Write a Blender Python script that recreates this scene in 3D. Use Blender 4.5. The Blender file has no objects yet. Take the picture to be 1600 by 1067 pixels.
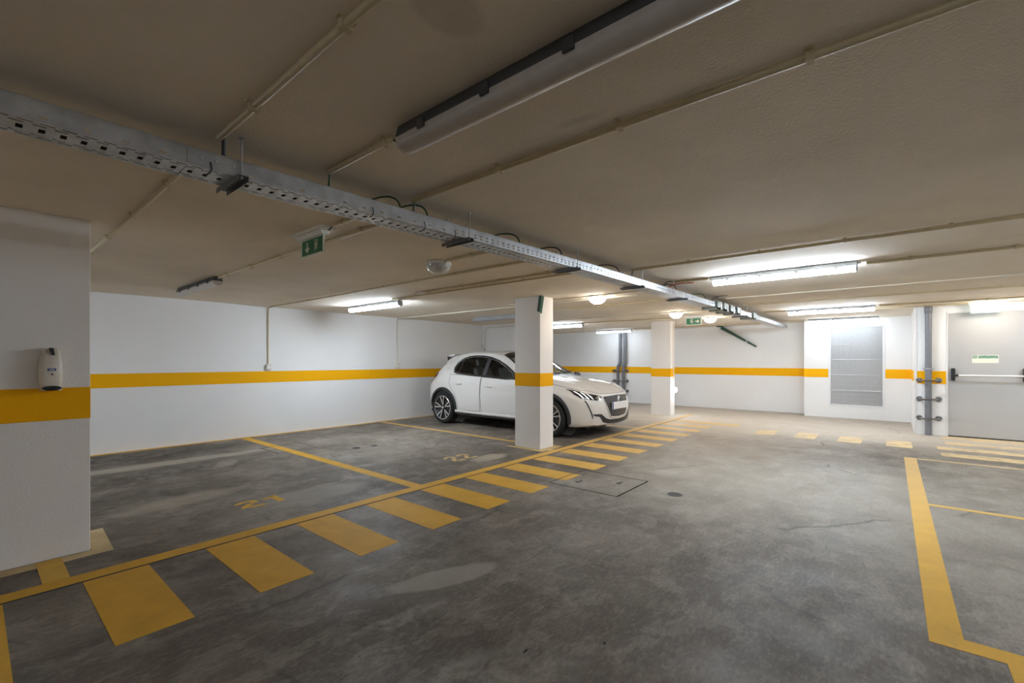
import bpy, bmesh, math, random
from mathutils import Vector, Matrix
from mathutils.bvhtree import BVHTree
random.seed(7)
PI = math.pi
S = bpy.context.scene
COL = S.collection

# ------------------------------------------------------------------ camera, world, exposure
F_PX, CX, HY = 708.5, 800.0, 564.0
YAW = math.atan((1392.0 - 800.0) / F_PX)          # view direction, measured from +X (along the left wall)
EYE = 1.22
cam_d = bpy.data.cameras.new('camera')
cam_d.sensor_width = 36.0
cam_d.lens = F_PX / 1600.0 * 36.0
cam_d.shift_y = (HY - 533.5) / 1600.0
cam_d.clip_start = 0.05
cam = bpy.data.objects.new('camera', cam_d)
COL.objects.link(cam)
cam.location = (0, 0, EYE)
cam.rotation_euler = (PI / 2, 0, YAW - PI / 2)
S.camera = cam
w = bpy.data.worlds.new('world'); S.world = w; w.use_nodes = True
w.node_tree.nodes['Background'].inputs[0].default_value = (0.5, 0.5, 0.5, 1)
w.node_tree.nodes['Background'].inputs[1].default_value = 0.02
S.view_settings.view_transform = 'Standard'
S.view_settings.look = 'None'
S.view_settings.gamma = 1.0
S.view_settings.use_curve_mapping = False
S.view_settings.exposure = 1.72
try:
    S.cycles.max_bounces = 14; S.cycles.diffuse_bounces = 9; S.cycles.glossy_bounces = 4
    S.cycles.transmission_bounces = 8; S.cycles.caustics_reflective = False; S.cycles.caustics_refractive = False
    S.cycles.use_denoising = True
except Exception: pass
TUBE = 29.0      # radiance of a lit tube diffuser
DOME = 19.0      # radiance of a lit dome lamp

# ------------------------------------------------------------------ materials
def newmat(name):
    m = bpy.data.materials.new(name); m.use_nodes = True
    nt = m.node_tree; b = nt.nodes['Principled BSDF']
    return m, nt, b
def lk(nt, a, b): nt.links.new(a, b)
def pos(nt):
    g = nt.nodes.new('ShaderNodeNewGeometry'); return g.outputs['Position']
def mapping(nt, vec, scale=(1,1,1), rot=(0,0,0), loc=(0,0,0)):
    m = nt.nodes.new('ShaderNodeMapping'); lk(nt, vec, m.inputs['Vector'])
    m.inputs['Scale'].default_value = scale; m.inputs['Rotation'].default_value = rot; m.inputs['Location'].default_value = loc
    return m.outputs[0]
def noise(nt, vec, scale, detail=4, rough=0.5, dist=0.0):
    n = nt.nodes.new('ShaderNodeTexNoise'); lk(nt, vec, n.inputs['Vector'])
    n.inputs['Scale'].default_value = scale; n.inputs['Detail'].default_value = detail
    n.inputs['Roughness'].default_value = rough; n.inputs['Distortion'].default_value = dist
    return n.outputs['Fac']
def ramp(nt, fac, stops):
    r = nt.nodes.new('ShaderNodeValToRGB'); lk(nt, fac, r.inputs[0])
    e = r.color_ramp.elements
    while len(e) < len(stops): e.new(0.5)
    for i, (p, c) in enumerate(stops):
        e[i].position = p
        e[i].color = (c, c, c, 1) if isinstance(c, (int, float)) else (c[0], c[1], c[2], 1)
    return r.outputs[0]
def mixc(nt, fac, a, b, mode='MIX'):
    m = nt.nodes.new('ShaderNodeMix'); m.data_type = 'RGBA'; m.blend_type = mode
    for k, v in ((0, fac), (6, a), (7, b)):
        if hasattr(v, 'links'): lk(nt, v, m.inputs[k])
        elif isinstance(v, (int, float)): m.inputs[k].default_value = v if k == 0 else (v, v, v, 1)
        else: m.inputs[k].default_value = (v[0], v[1], v[2], 1)
    return m.outputs[2]
def mth(nt, op, a, b=None):
    m = nt.nodes.new('ShaderNodeMath'); m.operation = op
    for k, v in ((0, a), (1, b)):
        if v is None: continue
        if hasattr(v, 'links'): lk(nt, v, m.inputs[k])
        else: m.inputs[k].default_value = v
    return m.outputs[0]
def bump(nt, b, h, strength, dist=0.01):
    n = nt.nodes.new('ShaderNodeBump'); lk(nt, h, n.inputs['Height'])
    n.inputs['Strength'].default_value = strength; n.inputs['Distance'].default_value = dist
    lk(nt, n.outputs[0], b.inputs['Normal'])

def plain(name, c, rough=0.5, metal=0.0, var=0.06, scale=30, bmp=0.0, coat=0.0, spec=0.5):
    """flat colour with a little procedural variation"""
    m, nt, b = newmat(name)
    p = pos(nt); n = noise(nt, p, scale, 3)
    lo = tuple(max(0, x * (1 - var)) for x in c); hi = tuple(min(1, x * (1 + var)) for x in c)
    lk(nt, ramp(nt, n, [(0.3, lo), (0.7, hi)]), b.inputs['Base Color'])
    b.inputs['Roughness'].default_value = rough; b.inputs['Metallic'].default_value = metal
    b.inputs['Specular IOR Level'].default_value = spec
    if coat: b.inputs['Coat Weight'].default_value = coat; b.inputs['Coat Roughness'].default_value = 0.04
    if bmp: bump(nt, b, noise(nt, p, scale * 4, 3), bmp, 0.004)
    return m
def stucco(name, c, scale, strength, blot=0.05, rough=0.85):
    m, nt, b = newmat(name)
    p = pos(nt)
    big = noise(nt, p, 1.1, 5, 0.6)
    lo = tuple(x * (1 - blot) for x in c); hi = tuple(min(1, x * (1 + blot * .6)) for x in c)
    col = ramp(nt, big, [(0.3, lo), (0.7, hi)])
    lk(nt, col, b.inputs['Base Color'])
    b.inputs['Roughness'].default_value = rough; b.inputs['Specular IOR Level'].default_value = 0.15
    h = mth(nt, 'ADD', noise(nt, p, scale, 3, 0.6), mth(nt, 'MULTIPLY', noise(nt, p, 9, 4), 0.8))
    bump(nt, b, h, strength, 0.008)
    return m
_lamps = {}
def lampmat(name, c, s):
    k = (name, s)
    if k not in _lamps: _lamps[k] = emit(name, c, s)
    return _lamps[k]
def emit(name, c, s, base=(0.9,0.9,0.9)):
    m, nt, b = newmat(name)
    b.inputs['Base Color'].default_value = (*base, 1); b.inputs['Roughness'].default_value = 0.3
    b.inputs['Emission Color'].default_value = (*c, 1); b.inputs['Emission Strength'].default_value = s
    return m

def ell(nt, px, py, cx, cy, rx, ry, rot=0.0, soft=0.25):
    c, s = math.cos(rot), math.sin(rot)
    dx = mth(nt, 'SUBTRACT', px, cx); dy = mth(nt, 'SUBTRACT', py, cy)
    u = mth(nt, 'ADD', mth(nt, 'MULTIPLY', dx, c / rx), mth(nt, 'MULTIPLY', dy, s / rx))
    v = mth(nt, 'ADD', mth(nt, 'MULTIPLY', dx, -s / ry), mth(nt, 'MULTIPLY', dy, c / ry))
    r = mth(nt, 'SQRT', mth(nt, 'ADD', mth(nt, 'MULTIPLY', u, u), mth(nt, 'MULTIPLY', v, v)))
    mr = nt.nodes.new('ShaderNodeMapRange'); lk(nt, r, mr.inputs[0])
    mr.inputs[1].default_value = 1.0; mr.inputs[2].default_value = 1.0 - soft
    mr.inputs[3].default_value = 0.0; mr.inputs[4].default_value = 1.0
    return mr.outputs[0]

def concrete_colour(nt):
    p = pos(nt)
    # wobble the position so that stains and painted light get ragged outlines
    nv = nt.nodes.new('ShaderNodeTexNoise'); lk(nt, p, nv.inputs['Vector']); nv.inputs['Scale'].default_value = 4.0; nv.inputs['Detail'].default_value = 6
    sub = nt.nodes.new('ShaderNodeVectorMath'); sub.operation = 'SUBTRACT'; lk(nt, nv.outputs['Color'], sub.inputs[0]); sub.inputs[1].default_value = (.5,.5,.5)
    sc = nt.nodes.new('ShaderNodeVectorMath'); sc.operation = 'SCALE'; lk(nt, sub.outputs[0], sc.inputs[0]); sc.inputs['Scale'].default_value = 0.12
    ad = nt.nodes.new('ShaderNodeVectorMath'); ad.operation = 'ADD'; lk(nt, p, ad.inputs[0]); lk(nt, sc.outputs[0], ad.inputs[1])
    pw = ad.outputs[0]
    sx = nt.nodes.new('ShaderNodeSeparateXYZ'); lk(nt, pw, sx.inputs[0]); X, Y = sx.outputs[0], sx.outputs[1]
    clouds = noise(nt, p, 0.9, 7, 0.62, 0.6)
    col = ramp(nt, clouds, [(0.30, (0.088,0.068,0.050)), (0.46, (0.145,0.120,0.094)), (0.58, (0.205,0.176,0.143)), (0.76, (0.30,0.262,0.218))])
    # trowel sweeps: stretched, strongly distorted noise
    sweep = noise(nt, mapping(nt, pw, (1.0, 1.9, 1), (0,0,0.6)), 1.9, 10, 0.74, 0.5)
    col = mixc(nt, ramp(nt, sweep, [(0.52, 0.0), (0.60, 0.42)]), col, (0.31,0.28,0.235))
    col = mixc(nt, ramp(nt, noise(nt, mapping(nt, pw, (1.6, 0.8, 1), (0,0,-0.4)), 1.7, 9, 0.74, 0.4), [(0.50, 0.0), (0.62, 0.6)]), col, (0.088,0.075,0.060))
    # fine pale scratches
    scr = noise(nt, mapping(nt, pw, (1.0, 7.0, 1), (0,0,0.9)), 4.0, 8, 0.78, 0.5)
    col = mixc(nt, ramp(nt, scr, [(0.56, 0.0), (0.68, 0.42)]), col, (0.36,0.325,0.275))
    scr2 = noise(nt, mapping(nt, pw, (1.0, 8.0, 1), (0,0,-0.7)), 4.0, 8, 0.78, 0.6)
    col = mixc(nt, ramp(nt, scr2, [(0.57, 0.0), (0.68, 0.4)]), col, (0.075,0.063,0.052))
    crisp = noise(nt, mapping(nt, pw, (1.0, 1.5, 1), (0,0,0.35)), 3.1, 15, 0.68, 0.15)
    col = mixc(nt, ramp(nt, crisp, [(0.53, 0.0), (0.56, 0.28), (0.72, 0.5)]), col, (0.30,0.265,0.22))
    crisp2 = noise(nt, mapping(nt, pw, (0.7, 1.5, 1), (0,0,-0.1), (7,3,0)), 2.3, 15, 0.70, 0.2)
    col = mixc(nt, ramp(nt, crisp2, [(0.53, 0.0), (0.58, 0.30), (0.72, 0.6)]), col, (0.085,0.071,0.057))
    grain = noise(nt, mapping(nt, p, (1, 2.2, 1)), 26, 6, 0.75)
    col = mixc(nt, ramp(nt, grain, [(0.34, 0.38), (0.50, 0.0), (0.60, 0.0)]), col, (0.07,0.058,0.046))
    col = mixc(nt, ramp(nt, grain, [(0.52, 0.0), (0.68, 0.30)]), col, (0.36,0.325,0.28))
    speck = noise(nt, p, 60, 3, 0.6)
    col = mixc(nt, ramp(nt, speck, [(0.35, 0.25), (0.5, 0.0)]), col, (0.09,0.085,0.075))
    brk = ramp(nt, noise(nt, pw, 6.0, 6, 0.7, 0.5), [(0.38, 0.0), (0.60, 1.0)])
    def stain_or_light(cx, cy, rx, ry, rot, soft, c, amt, broken=False):
        nonlocal col
        f = mth(nt, 'MULTIPLY', ell(nt, X, Y, cx, cy, rx, ry, rot, soft), amt)
        if broken: f = mth(nt, 'MULTIPLY', f, brk)
        col = mixc(nt, f, col, c)
    dark = (0.050,0.043,0.035)
    stain_or_light(1.2, 7.35, 2.0, 0.55, 0.0, 0.5, dark, 0.9, True)       # darker broken patches in the bay by the wall
    stain_or_light(1.0, 6.1, 1.5, 0.45, 0.0, 0.6, dark, 0.85, True)
    stain_or_light(0.7, 5.1, 1.2, 0.4, 0.05, 0.6, dark, 0.6, True)
    stain_or_light(1.55, 6.64, 1.5, 0.17, 0.0, 0.4, (0.34,0.30,0.24), 0.9)   # mortar strip over a buried pipe
    stain_or_light(2.05, 4.05, 0.55, 0.28, 0.05, 0.35, (0.31,0.285,0.245), 0.6)
    stain_or_light(1.2, 4.75, 0.55, 0.22, 0.1, 0.5, (0.32,0.275,0.21), 0.55)
    stain_or_light(4.22, 3.90, 0.33, 0.17, 0.0, 0.3, (0.42,0.37,0.28), 0.7)
    stain_or_light(3.0, 5.4, 0.35, 0.5, 0.3, 0.5, (0.36,0.35,0.31), 0.4, True)
    stain_or_light(1.72, 1.93, 0.34, 0.115, -0.35, 0.2, (0.35,0.315,0.265), 0.62)    # pale filler patch in the lane
    stain_or_light(1.30, 1.78, 0.30, 0.06, -0.15, 0.3, (0.37,0.35,0.31), 0.6, True)
    stain_or_light(1.25, 1.2, 0.5, 0.22, -0.5, 0.5, (0.35,0.33,0.29), 0.55, True)
    stain_or_light(4.4, 5.5, 1.6, 1.3, 0.0, 0.7, (0.33,0.29,0.24), 0.55, True)
    stain_or_light(7.4, 2.0, 2.8, 2.0, 0.0, 0.8, (0.42,0.36,0.295), 0.55)  # brightness of the lit far floor put into the colour, next line too
    stain_or_light(10.6, 3.4, 3.4, 4.2, 0.0, 0.7, (0.60,0.53,0.44), 0.85); stain_or_light(10.4, -0.5, 2.6, 3.0, 0.0, 0.7, (0.52,0.455,0.375), 0.7)
    stain_or_light(5.2, -0.2, 2.4, 1.5, 0.0, 0.8, (0.37,0.335,0.285), 0.45)  # lamp-lit mid lane lightened in the colour, next line too
    stain_or_light(5.0, 1.4, 2.2, 1.3, 0.0, 0.8, (0.36,0.32,0.27), 0.42)
    stain_or_light(7.6, 2.35, 0.55, 0.35, 0.4, 0.7, (0.22,0.15,0.10), 0.55, True)
    stain_or_light(6.3, 1.3, 0.6, 0.2, 0.2, 0.7, (0.22,0.16,0.115), 0.5, True)
    stain_or_light(1.95, 6.05, 0.30, 0.12, 0.9, 0.3, (0.36,0.33,0.28), 0.6, True)
    # hairline cracks
    v = nt.nodes.new('ShaderNodeTexVoronoi'); v.feature = 'DISTANCE_TO_EDGE'
    lk(nt, pw, v.inputs['Vector']); v.inputs['Scale'].default_value = 0.30
    crack = ramp(nt, v.outputs['Distance'], [(0.0, 1.0), (0.0045, 0.0)])
    crack = mth(nt, 'MULTIPLY', crack, ramp(nt, noise(nt, p, 1.3, 2), [(0.52, 0.0), (0.60, 0.7)]))
    col = mixc(nt, crack, col, (0.05,0.047,0.042))
    return p, pw, col, clouds, speck

def mat_concrete():
    m, nt, b = newmat('worn_concrete')
    p, pw, col, clouds, speck = concrete_colour(nt)
    lk(nt, col, b.inputs['Base Color'])
    lk(nt, ramp(nt, noise(nt, p, 2.5, 6, 0.65), [(0.3, 0.42), (0.7, 0.72)]), b.inputs['Roughness'])
    b.inputs['Specular IOR Level'].default_value = 0.18
    bump(nt, b, mth(nt, 'ADD', speck, noise(nt, pw, 9, 6, 0.7)), 0.16, 0.004)
    return m
def mat_floor_paint(name, c, w0, w1):
    """yellow road paint, rubbed through to the concrete where the noise is high"""
    m, nt, b = newmat(name)
    p, pw, col, clouds, speck = concrete_colour(nt)
    lo = tuple(x * .84 for x in c)
    pc = ramp(nt, noise(nt, p, 5, 6, 0.65, 0.5), [(0.32, lo), (0.68, c)])
    pc = mixc(nt, ramp(nt, noise(nt, mapping(nt, pw, (1, 6, 1), (0,0,0.8)), 3.0, 6, 0.7), [(0.57, 0.0), (0.72, 0.22)]), pc, (0.34,0.25,0.11))
    sx = nt.nodes.new('ShaderNodeSeparateXYZ'); lk(nt, p, sx.inputs[0])
    mr = nt.nodes.new('ShaderNodeMapRange'); lk(nt, sx.outputs[0], mr.inputs[0])      # traffic wear grows towards the doors
    mr.inputs[1].default_value = 2.0; mr.inputs[2].default_value = 9.5; mr.inputs[3].default_value = w0; mr.inputs[4].default_value = w1
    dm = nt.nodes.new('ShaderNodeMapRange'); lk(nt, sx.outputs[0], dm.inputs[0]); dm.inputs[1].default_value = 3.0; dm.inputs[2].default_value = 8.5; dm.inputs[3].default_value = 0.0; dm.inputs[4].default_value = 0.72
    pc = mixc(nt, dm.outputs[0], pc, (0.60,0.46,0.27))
    wear = mth(nt, 'ADD', noise(nt, pw, 3.2, 9, 0.75), mr.outputs[0])
    f = ramp(nt, wear, [(0.72, 0.0), (0.86, 0.85)])
    lk(nt, mixc(nt, f, pc, col), b.inputs['Base Color'])
    b.inputs['Roughness'].default_value = 0.6; b.inputs['Specular IOR Level'].default_value = 0.12
    bump(nt, b, mth(nt, 'ADD', speck, noise(nt, pw, 9, 6, 0.7)), 0.12, 0.003)
    return m

M = {}
M['concrete'] = mat_concrete()
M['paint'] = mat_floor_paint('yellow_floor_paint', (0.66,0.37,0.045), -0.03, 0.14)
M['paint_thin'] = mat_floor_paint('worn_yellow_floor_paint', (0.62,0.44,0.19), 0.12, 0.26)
M['paint_fresh'] = plain('fresh_yellow_floor_paint', (0.62,0.36,0.03), 0.55, var=0.12, scale=8, bmp=0.1)
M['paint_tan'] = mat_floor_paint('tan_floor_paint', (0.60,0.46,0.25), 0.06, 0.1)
M['ceiling'] = stucco('ceiling_render', (0.84,0.765,0.655), 95, 0.22, 0.10)
nt = M['ceiling'].node_tree; b = nt.nodes['Principled BSDF']; src = b.inputs['Base Color'].links[0].from_socket
_sx = nt.nodes.new('ShaderNodeSeparateXYZ'); lk(nt, pos(nt), _sx.inputs[0])      # two old damp marks overhead
_f = mth(nt, 'MULTIPLY', ell(nt, _sx.outputs[0], _sx.outputs[1], .79, .875, .12, .085, 0.0, .25), .35)
_g = mth(nt, 'MULTIPLY', ell(nt, _sx.outputs[0], _sx.outputs[1], 1.46, .90, .035, .13, 0.1, .8), .3)
lk(nt, mixc(nt, _g, mixc(nt, _f, src, (0.42,0.37,0.31)), (0.36,0.32,0.27)), b.inputs['Base Color'])
M['wall'] = stucco('white_wall_render', (0.80,0.795,0.785), 70, 0.10, 0.03)
M['column'] = stucco('white_column_render', (0.80,0.78,0.76), 85, 0.10, 0.03)
M['column_rough'] = stucco('rough_white_column_render', (0.80,0.78,0.76), 90, 0.26, 0.03)
M['band'] = stucco('yellow_wall_paint', (0.90,0.44,0.003), 80, 0.15, 0.04, 0.7)
M['galv'] = plain('galvanised_steel', (0.52,0.54,0.56), 0.38, 0.85, var=0.18, scale=14)
M['galv_dark'] = plain('dull_steel_channel', (0.20,0.20,0.20), 0.45, 0.7)
M['conduit'] = plain('cream_pvc_conduit', (0.55,0.46,0.29), 0.42)
M['conduit_pale'] = plain('pale_pvc_conduit', (0.66,0.62,0.54), 0.42)
M['white'] = plain('white_plastic', (0.80,0.80,0.78), 0.35)
M['grey_plastic'] = plain('grey_plastic', (0.35,0.36,0.38), 0.4)
M['dark_plastic'] = plain('dark_grey_plastic', (0.055,0.055,0.058), 0.45)
M['black'] = plain('black_plastic', (0.012,0.012,0.013), 0.4)
M['diff_off'] = plain('unlit_diffuser', (0.47,0.43,0.39), 0.30, coat=0.12)
M['tube'] = emit('lit_lamp_glass', (0.86,0.98,1.12), TUBE)
M['dome'] = emit('lit_dome_glass', (1.0,0.90,0.78), DOME)
M['green'] = plain('green_sign', (0.005,0.17,0.07), 0.4)
M['green_dark'] = plain('dark_green_plastic', (0.012,0.06,0.035), 0.45)
M['green_pale'] = plain('pale_green_plastic', (0.06,0.17,0.11), 0.45)
M['signwhite'] = plain('sign_white', (0.80,0.84,0.76), 0.4)
M['cable_green'] = plain('green_cable', (0.02,0.09,0.03), 0.5)
M['cable_black'] = plain('black_cable', (0.015,0.015,0.015), 0.5)
M['cable_red'] = plain('red_cable', (0.35,0.04,0.02), 0.5)
M['pvc_grey'] = plain('grey_pvc_pipe', (0.17,0.175,0.19), 0.4)
M['clamp'] = plain('grey_green_steel', (0.30,0.33,0.29), 0.45, 0.3)
M['chrome'] = plain('worn_chrome', (0.22,0.205,0.195), 0.28, 1.0)
M['door'] = plain('grey_door_paint', (0.42,0.415,0.405), 0.42, var=0.02, scale=3)
M['frame'] = plain('pale_door_frame', (0.70,0.68,0.66), 0.5)
M['alu'] = plain('white_aluminium', (0.74,0.75,0.76), 0.4, 0.1)
M['slat'] = plain('grille_slat', (0.66,0.66,0.66), 0.5)
M['void'] = plain('dark_cavity', (0.03,0.03,0.03), 0.9)
M['cream'] = plain('cream_sticker', (0.78,0.74,0.62), 0.5)
M['blue'] = plain('blue_label', (0.02,0.06,0.28), 0.4)
M['pearl'] = plain('pearl_plastic', (0.66,0.62,0.54), 0.22, coat=0.3)
M['lens_green'] = emit('washed_out_sign', (0.78,1.0,0.92), 0.5, (0.75,0.9,0.82))
m, nt, b = newmat('clear_ribbed_glass')
b.inputs['Base Color'].default_value = (0.95,0.93,0.90,1); b.inputs['Roughness'].default_value = 0.06
b.inputs['Transmission Weight'].default_value = 0.45; b.inputs['IOR'].default_value = 1.15; b.inputs['Coat Weight'].default_value = 0.6
wv = nt.nodes.new('ShaderNodeTexWave'); lk(nt, pos(nt), wv.inputs['Vector']); wv.inputs['Scale'].default_value = 25
bump(nt, b, wv.outputs['Fac'], 0.4, 0.004)
M['glass_dome'] = m

# ------------------------------------------------------------------ mesh helpers
class MB:
    def __init__(s): s.v = []; s.f = []
    def add(s, vs, fs):
        o = len(s.v); s.v += [tuple(v) for v in vs]; s.f += [tuple(i + o for i in f) for f in fs]; return s
    def box(s, x0, x1, y0, y1, z0, z1):
        vs = [(x, y, z) for z in (z0, z1) for y in (y0, y1) for x in (x0, x1)]
        return s.add(vs, [(0,2,3,1),(4,5,7,6),(0,1,5,4),(2,6,7,3),(0,4,6,2),(1,3,7,5)])
    def tube(s, pts, r, n=10, caps=True):
        pts = [Vector(p) for p in pts]; rr = r if isinstance(r, (list, tuple)) else [r] * len(pts)
        rings = []; prev = None
        for i, p in enumerate(pts):
            t = (pts[min(i + 1, len(pts) - 1)] - pts[max(i - 1, 0)]).normalized()
            if prev is None:
                a = Vector((0, 0, 1)) if abs(t.z) < 0.9 else Vector((1, 0, 0)); u = t.cross(a).normalized()
            else: u = (prev - t * prev.dot(t)).normalized()
            prev = u; wv_ = t.cross(u)
            rings.append([p + (u * math.cos(2 * PI * k / n) + wv_ * math.sin(2 * PI * k / n)) * rr[i] for k in range(n)])
        vs = [v for r_ in rings for v in r_]; fs = []
        for i in range(len(pts) - 1):
            for k in range(n): fs.append((i*n+k, i*n+(k+1)%n, (i+1)*n+(k+1)%n, (i+1)*n+k))
        if caps: fs.append(tuple(range(n-1, -1, -1))); fs.append(tuple((len(pts)-1)*n + k for k in range(n)))
        return s.add(vs, fs)
    def lathe(s, prof, c, axis='z', n=24, caps=True):
        """prof: (radius, height) pairs round an axis through c"""
        vs = []; fs = []
        for r, h in prof:
            for k in range(n):
                a = 2 * PI * k / n; u, v_ = r * math.cos(a), r * math.sin(a)
                p = {'z': (u, v_, h), 'x': (h, u, v_), 'y': (u, h, v_)}[axis]
                vs.append((c[0] + p[0], c[1] + p[1], c[2] + p[2]))
        m_ = len(prof)
        for i in range(m_ - 1):
            for k in range(n): fs.append((i*n+k, i*n+(k+1)%n, (i+1)*n+(k+1)%n, (i+1)*n+k))
        if caps and prof[0][0] > 1e-5: fs.append(tuple(range(n-1, -1, -1)))
        if caps and prof[-1][0] > 1e-5: fs.append(tuple((m_-1)*n + k for k in range(n)))
        return s.add(vs, fs)
    def prism(s, poly, axis, a, b):
        """poly in the two other axes (in xyz order), extruded from a to b along axis"""
        def P(u, v_, t): return {'x': (t, u, v_), 'y': (u, t, v_), 'z': (u, v_, t)}[axis]
        n = len(poly); vs = [P(u, v_, a) for u, v_ in poly] + [P(u, v_, b) for u, v_ in poly]
        fs = [tuple(range(n-1, -1, -1)), tuple(range(n, 2*n))] + [(i, (i+1)%n, n+(i+1)%n, n+i) for i in range(n)]
        return s.add(vs, fs)
    def build(s, name, mat, parent=None, smooth=False, bevel=0.0, T=None):
        me = bpy.data.meshes.new(name)
        vs = s.v if T is None else [tuple(T @ Vector(v)) for v in s.v]
        me.from_pydata(vs, [], s.f); me.update()
        bm = bmesh.new(); bm.from_mesh(me); bmesh.ops.recalc_face_normals(bm, faces=bm.faces); bm.to_mesh(me); bm.free()
        me.materials.append(M[mat] if isinstance(mat, str) else mat)
        o = bpy.data.objects.new(name, me); COL.objects.link(o)
        if parent: o.parent = parent
        if smooth:
            me.polygons.foreach_set('use_smooth', [True] * len(me.polygons))
            try: me.set_sharp_from_angle(angle=math.radians(40))
            except Exception: pass
        if bevel:
            mod = o.modifiers.new('bevel', 'BEVEL'); mod.width = bevel; mod.segments = 2; mod.limit_method = 'ANGLE'
        return o
def tag(o, label, cat, group=None):
    o['label'] = label; o['category'] = cat
    if group: o['group'] = group
    return o
def thing(name, label, cat, loc=(0,0,0), group=None, rz=0.0):
    o = bpy.data.objects.new(name, None); COL.objects.link(o); o.location = loc; o.rotation_euler = (0, 0, rz)
    o.empty_display_size = 0.1
    return tag(o, label, cat, group)
def struct(o): o['kind'] = 'structure'; return o
def stuff(o): o['kind'] = 'stuff'; return o

# ------------------------------------------------------------------ the room
CEIL = 2.12
XW, XE, YS, YN = -3.6, 12.42, -4.9, 9.6
LW = 7.92                                   # left wall plane
hatches = [(3.73, 4.42, 1.885, 2.64), (2.61, 3.16, 6.22, 6.80)]
def floor_grid():
    mb = MB()
    xs = sorted({XW, XE + .3, *[h[0] for h in hatches], *[h[1] for h in hatches]})
    ys = sorted({YS, YN, *[h[2] for h in hatches], *[h[3] for h in hatches]})
    for i in range(len(xs) - 1):
        for j in range(len(ys) - 1):
            cx, cy = (xs[i] + xs[i+1]) / 2, (ys[j] + ys[j+1]) / 2
            if any(h[0] < cx < h[1] and h[2] < cy < h[3] for h in hatches): continue
            mb.add([(xs[i], ys[j], 0), (xs[i+1], ys[j], 0), (xs[i+1], ys[j+1], 0), (xs[i], ys[j+1], 0)], [(0,1,2,3)])
    for h in hatches:                           # side walls of each shallow pit
        x0, x1, y0, y1 = h; z = -0.12
        mb.add([(x0,y0,0),(x1,y0,0),(x1,y1,0),(x0,y1,0),(x0,y0,z),(x1,y0,z),(x1,y1,z),(x0,y1,z)],
               [(0,1,5,4),(1,2,6,5),(2,3,7,6),(3,0,4,7),(4,5,6,7)])
    return mb
floor = struct(floor_grid().build('floor', 'concrete'))
def quad(x0, x1, y0, y1, mat, name='painted_stripe', z=0.0015, par=floor):
    return MB().box(x0, x1, y0, y1, 0.0, z).build(name, mat, par)
def qpoly(pts, mat, name='painted_stripe', z=0.0015):
    return MB().prism(pts, 'z', 0.0, z).build(name, mat, floor)
ceiling = struct(MB().box(XW - .2, XE + .3, YS - .2, YN + .2, CEIL, CEIL + 0.25).build('ceiling', 'ceiling'))
# darker trowel patches on the ceiling render
def band(o, *boxes):
    for bx in boxes: MB().box(*bx).build('painted_band', 'band', o)
B0, B1 = 0.865, 1.052
wl = struct(MB().box(XW, 8.60, LW, LW + .2, 0, CEIL).build('wall_left', 'wall')); band(wl, (XW, 8.34, LW - .002, LW, B0, B1))
wp = struct(MB().box(8.34, 8.60, 6.02, LW, 0, CEIL).build('wall_partition', 'wall')); band(wp, (8.338, 8.34, 6.02, LW - .002, B0, B1), (8.34, 8.60, 6.018, 6.02, B0, B1))
wb = struct(MB().box(8.60, XE + .3, YN, YN + .2, 0, CEIL).build('wall_alcove', 'wall')); band(wb, (8.6, XE, YN - .002, YN, B0, B1))
wf = struct(MB().box(XE, XE + .25, 1.49, YN, 0, CEIL).build('wall_far', 'wall')); band(wf, (XE - .002, XE, 1.49, YN, B0, B1))
# vent wall with an opening for the grille
VX = 11.98; vy0, vy1, vz0, vz1 = 0.115, 1.015, 0.275, 1.945
mb = MB().box(VX, XE + .25, vy1, 1.49, 0, CEIL).box(VX, XE + .25, -0.31, vy0, 0, CEIL).box(VX, XE + .25, vy0, vy1, 0, vz0).box(VX, XE + .25, vy0, vy1, vz1, CEIL)
wv_o = struct(mb.build('wall_vent', 'wall')); band(wv_o, (VX - .002, VX, vy1 + .03, 1.49, B0, B1), (VX - .002, VX, -0.31, vy0 - .03, B0, B1), (VX, XE, 1.49, 1.492, B0, B1))
PX = 10.18; dy0, dy1, dz = -0.70, -1.80, 2.0
mb = MB().box(PX, XE + .25, dy0, -0.305, 0, CEIL).box(PX, PX + .3, dy1, dy0, dz, CEIL).box(PX, PX + .3, YS, dy1, 0, CEIL).box(PX + .3, PX + .5, YS, dy0, 0, CEIL)
wd = struct(mb.build('wall_right', 'wall')); band(wd, (PX - .002, PX, dy0 + .012, -0.305, 0.845, 1.055), (PX, VX, -0.305, -0.303, B0, B1), (PX - .002, PX, YS, dy1 - .06, 0.845, 1.055))
ws = struct(MB().box(XW, PX, YS - .2, YS, 0, CEIL).build('wall_near', 'wall')); band(ws, (XW, PX, YS, YS + .002, B0, B1))
ww = struct(MB().box(XW - .2, XW, YS, YN, 0, CEIL).build('wall_behind', 'wall')); band(ww, (XW, XW + .002, YS, LW, B0, B1))
# metal corner guard on the pier
struct(MB().box(PX - .004, PX + .03, -0.304, -0.299, 0.0, CEIL).box(PX - .005, PX - .001, -0.335, -0.299, 0.0, CEIL).build('trim_1', 'frame'))

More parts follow.
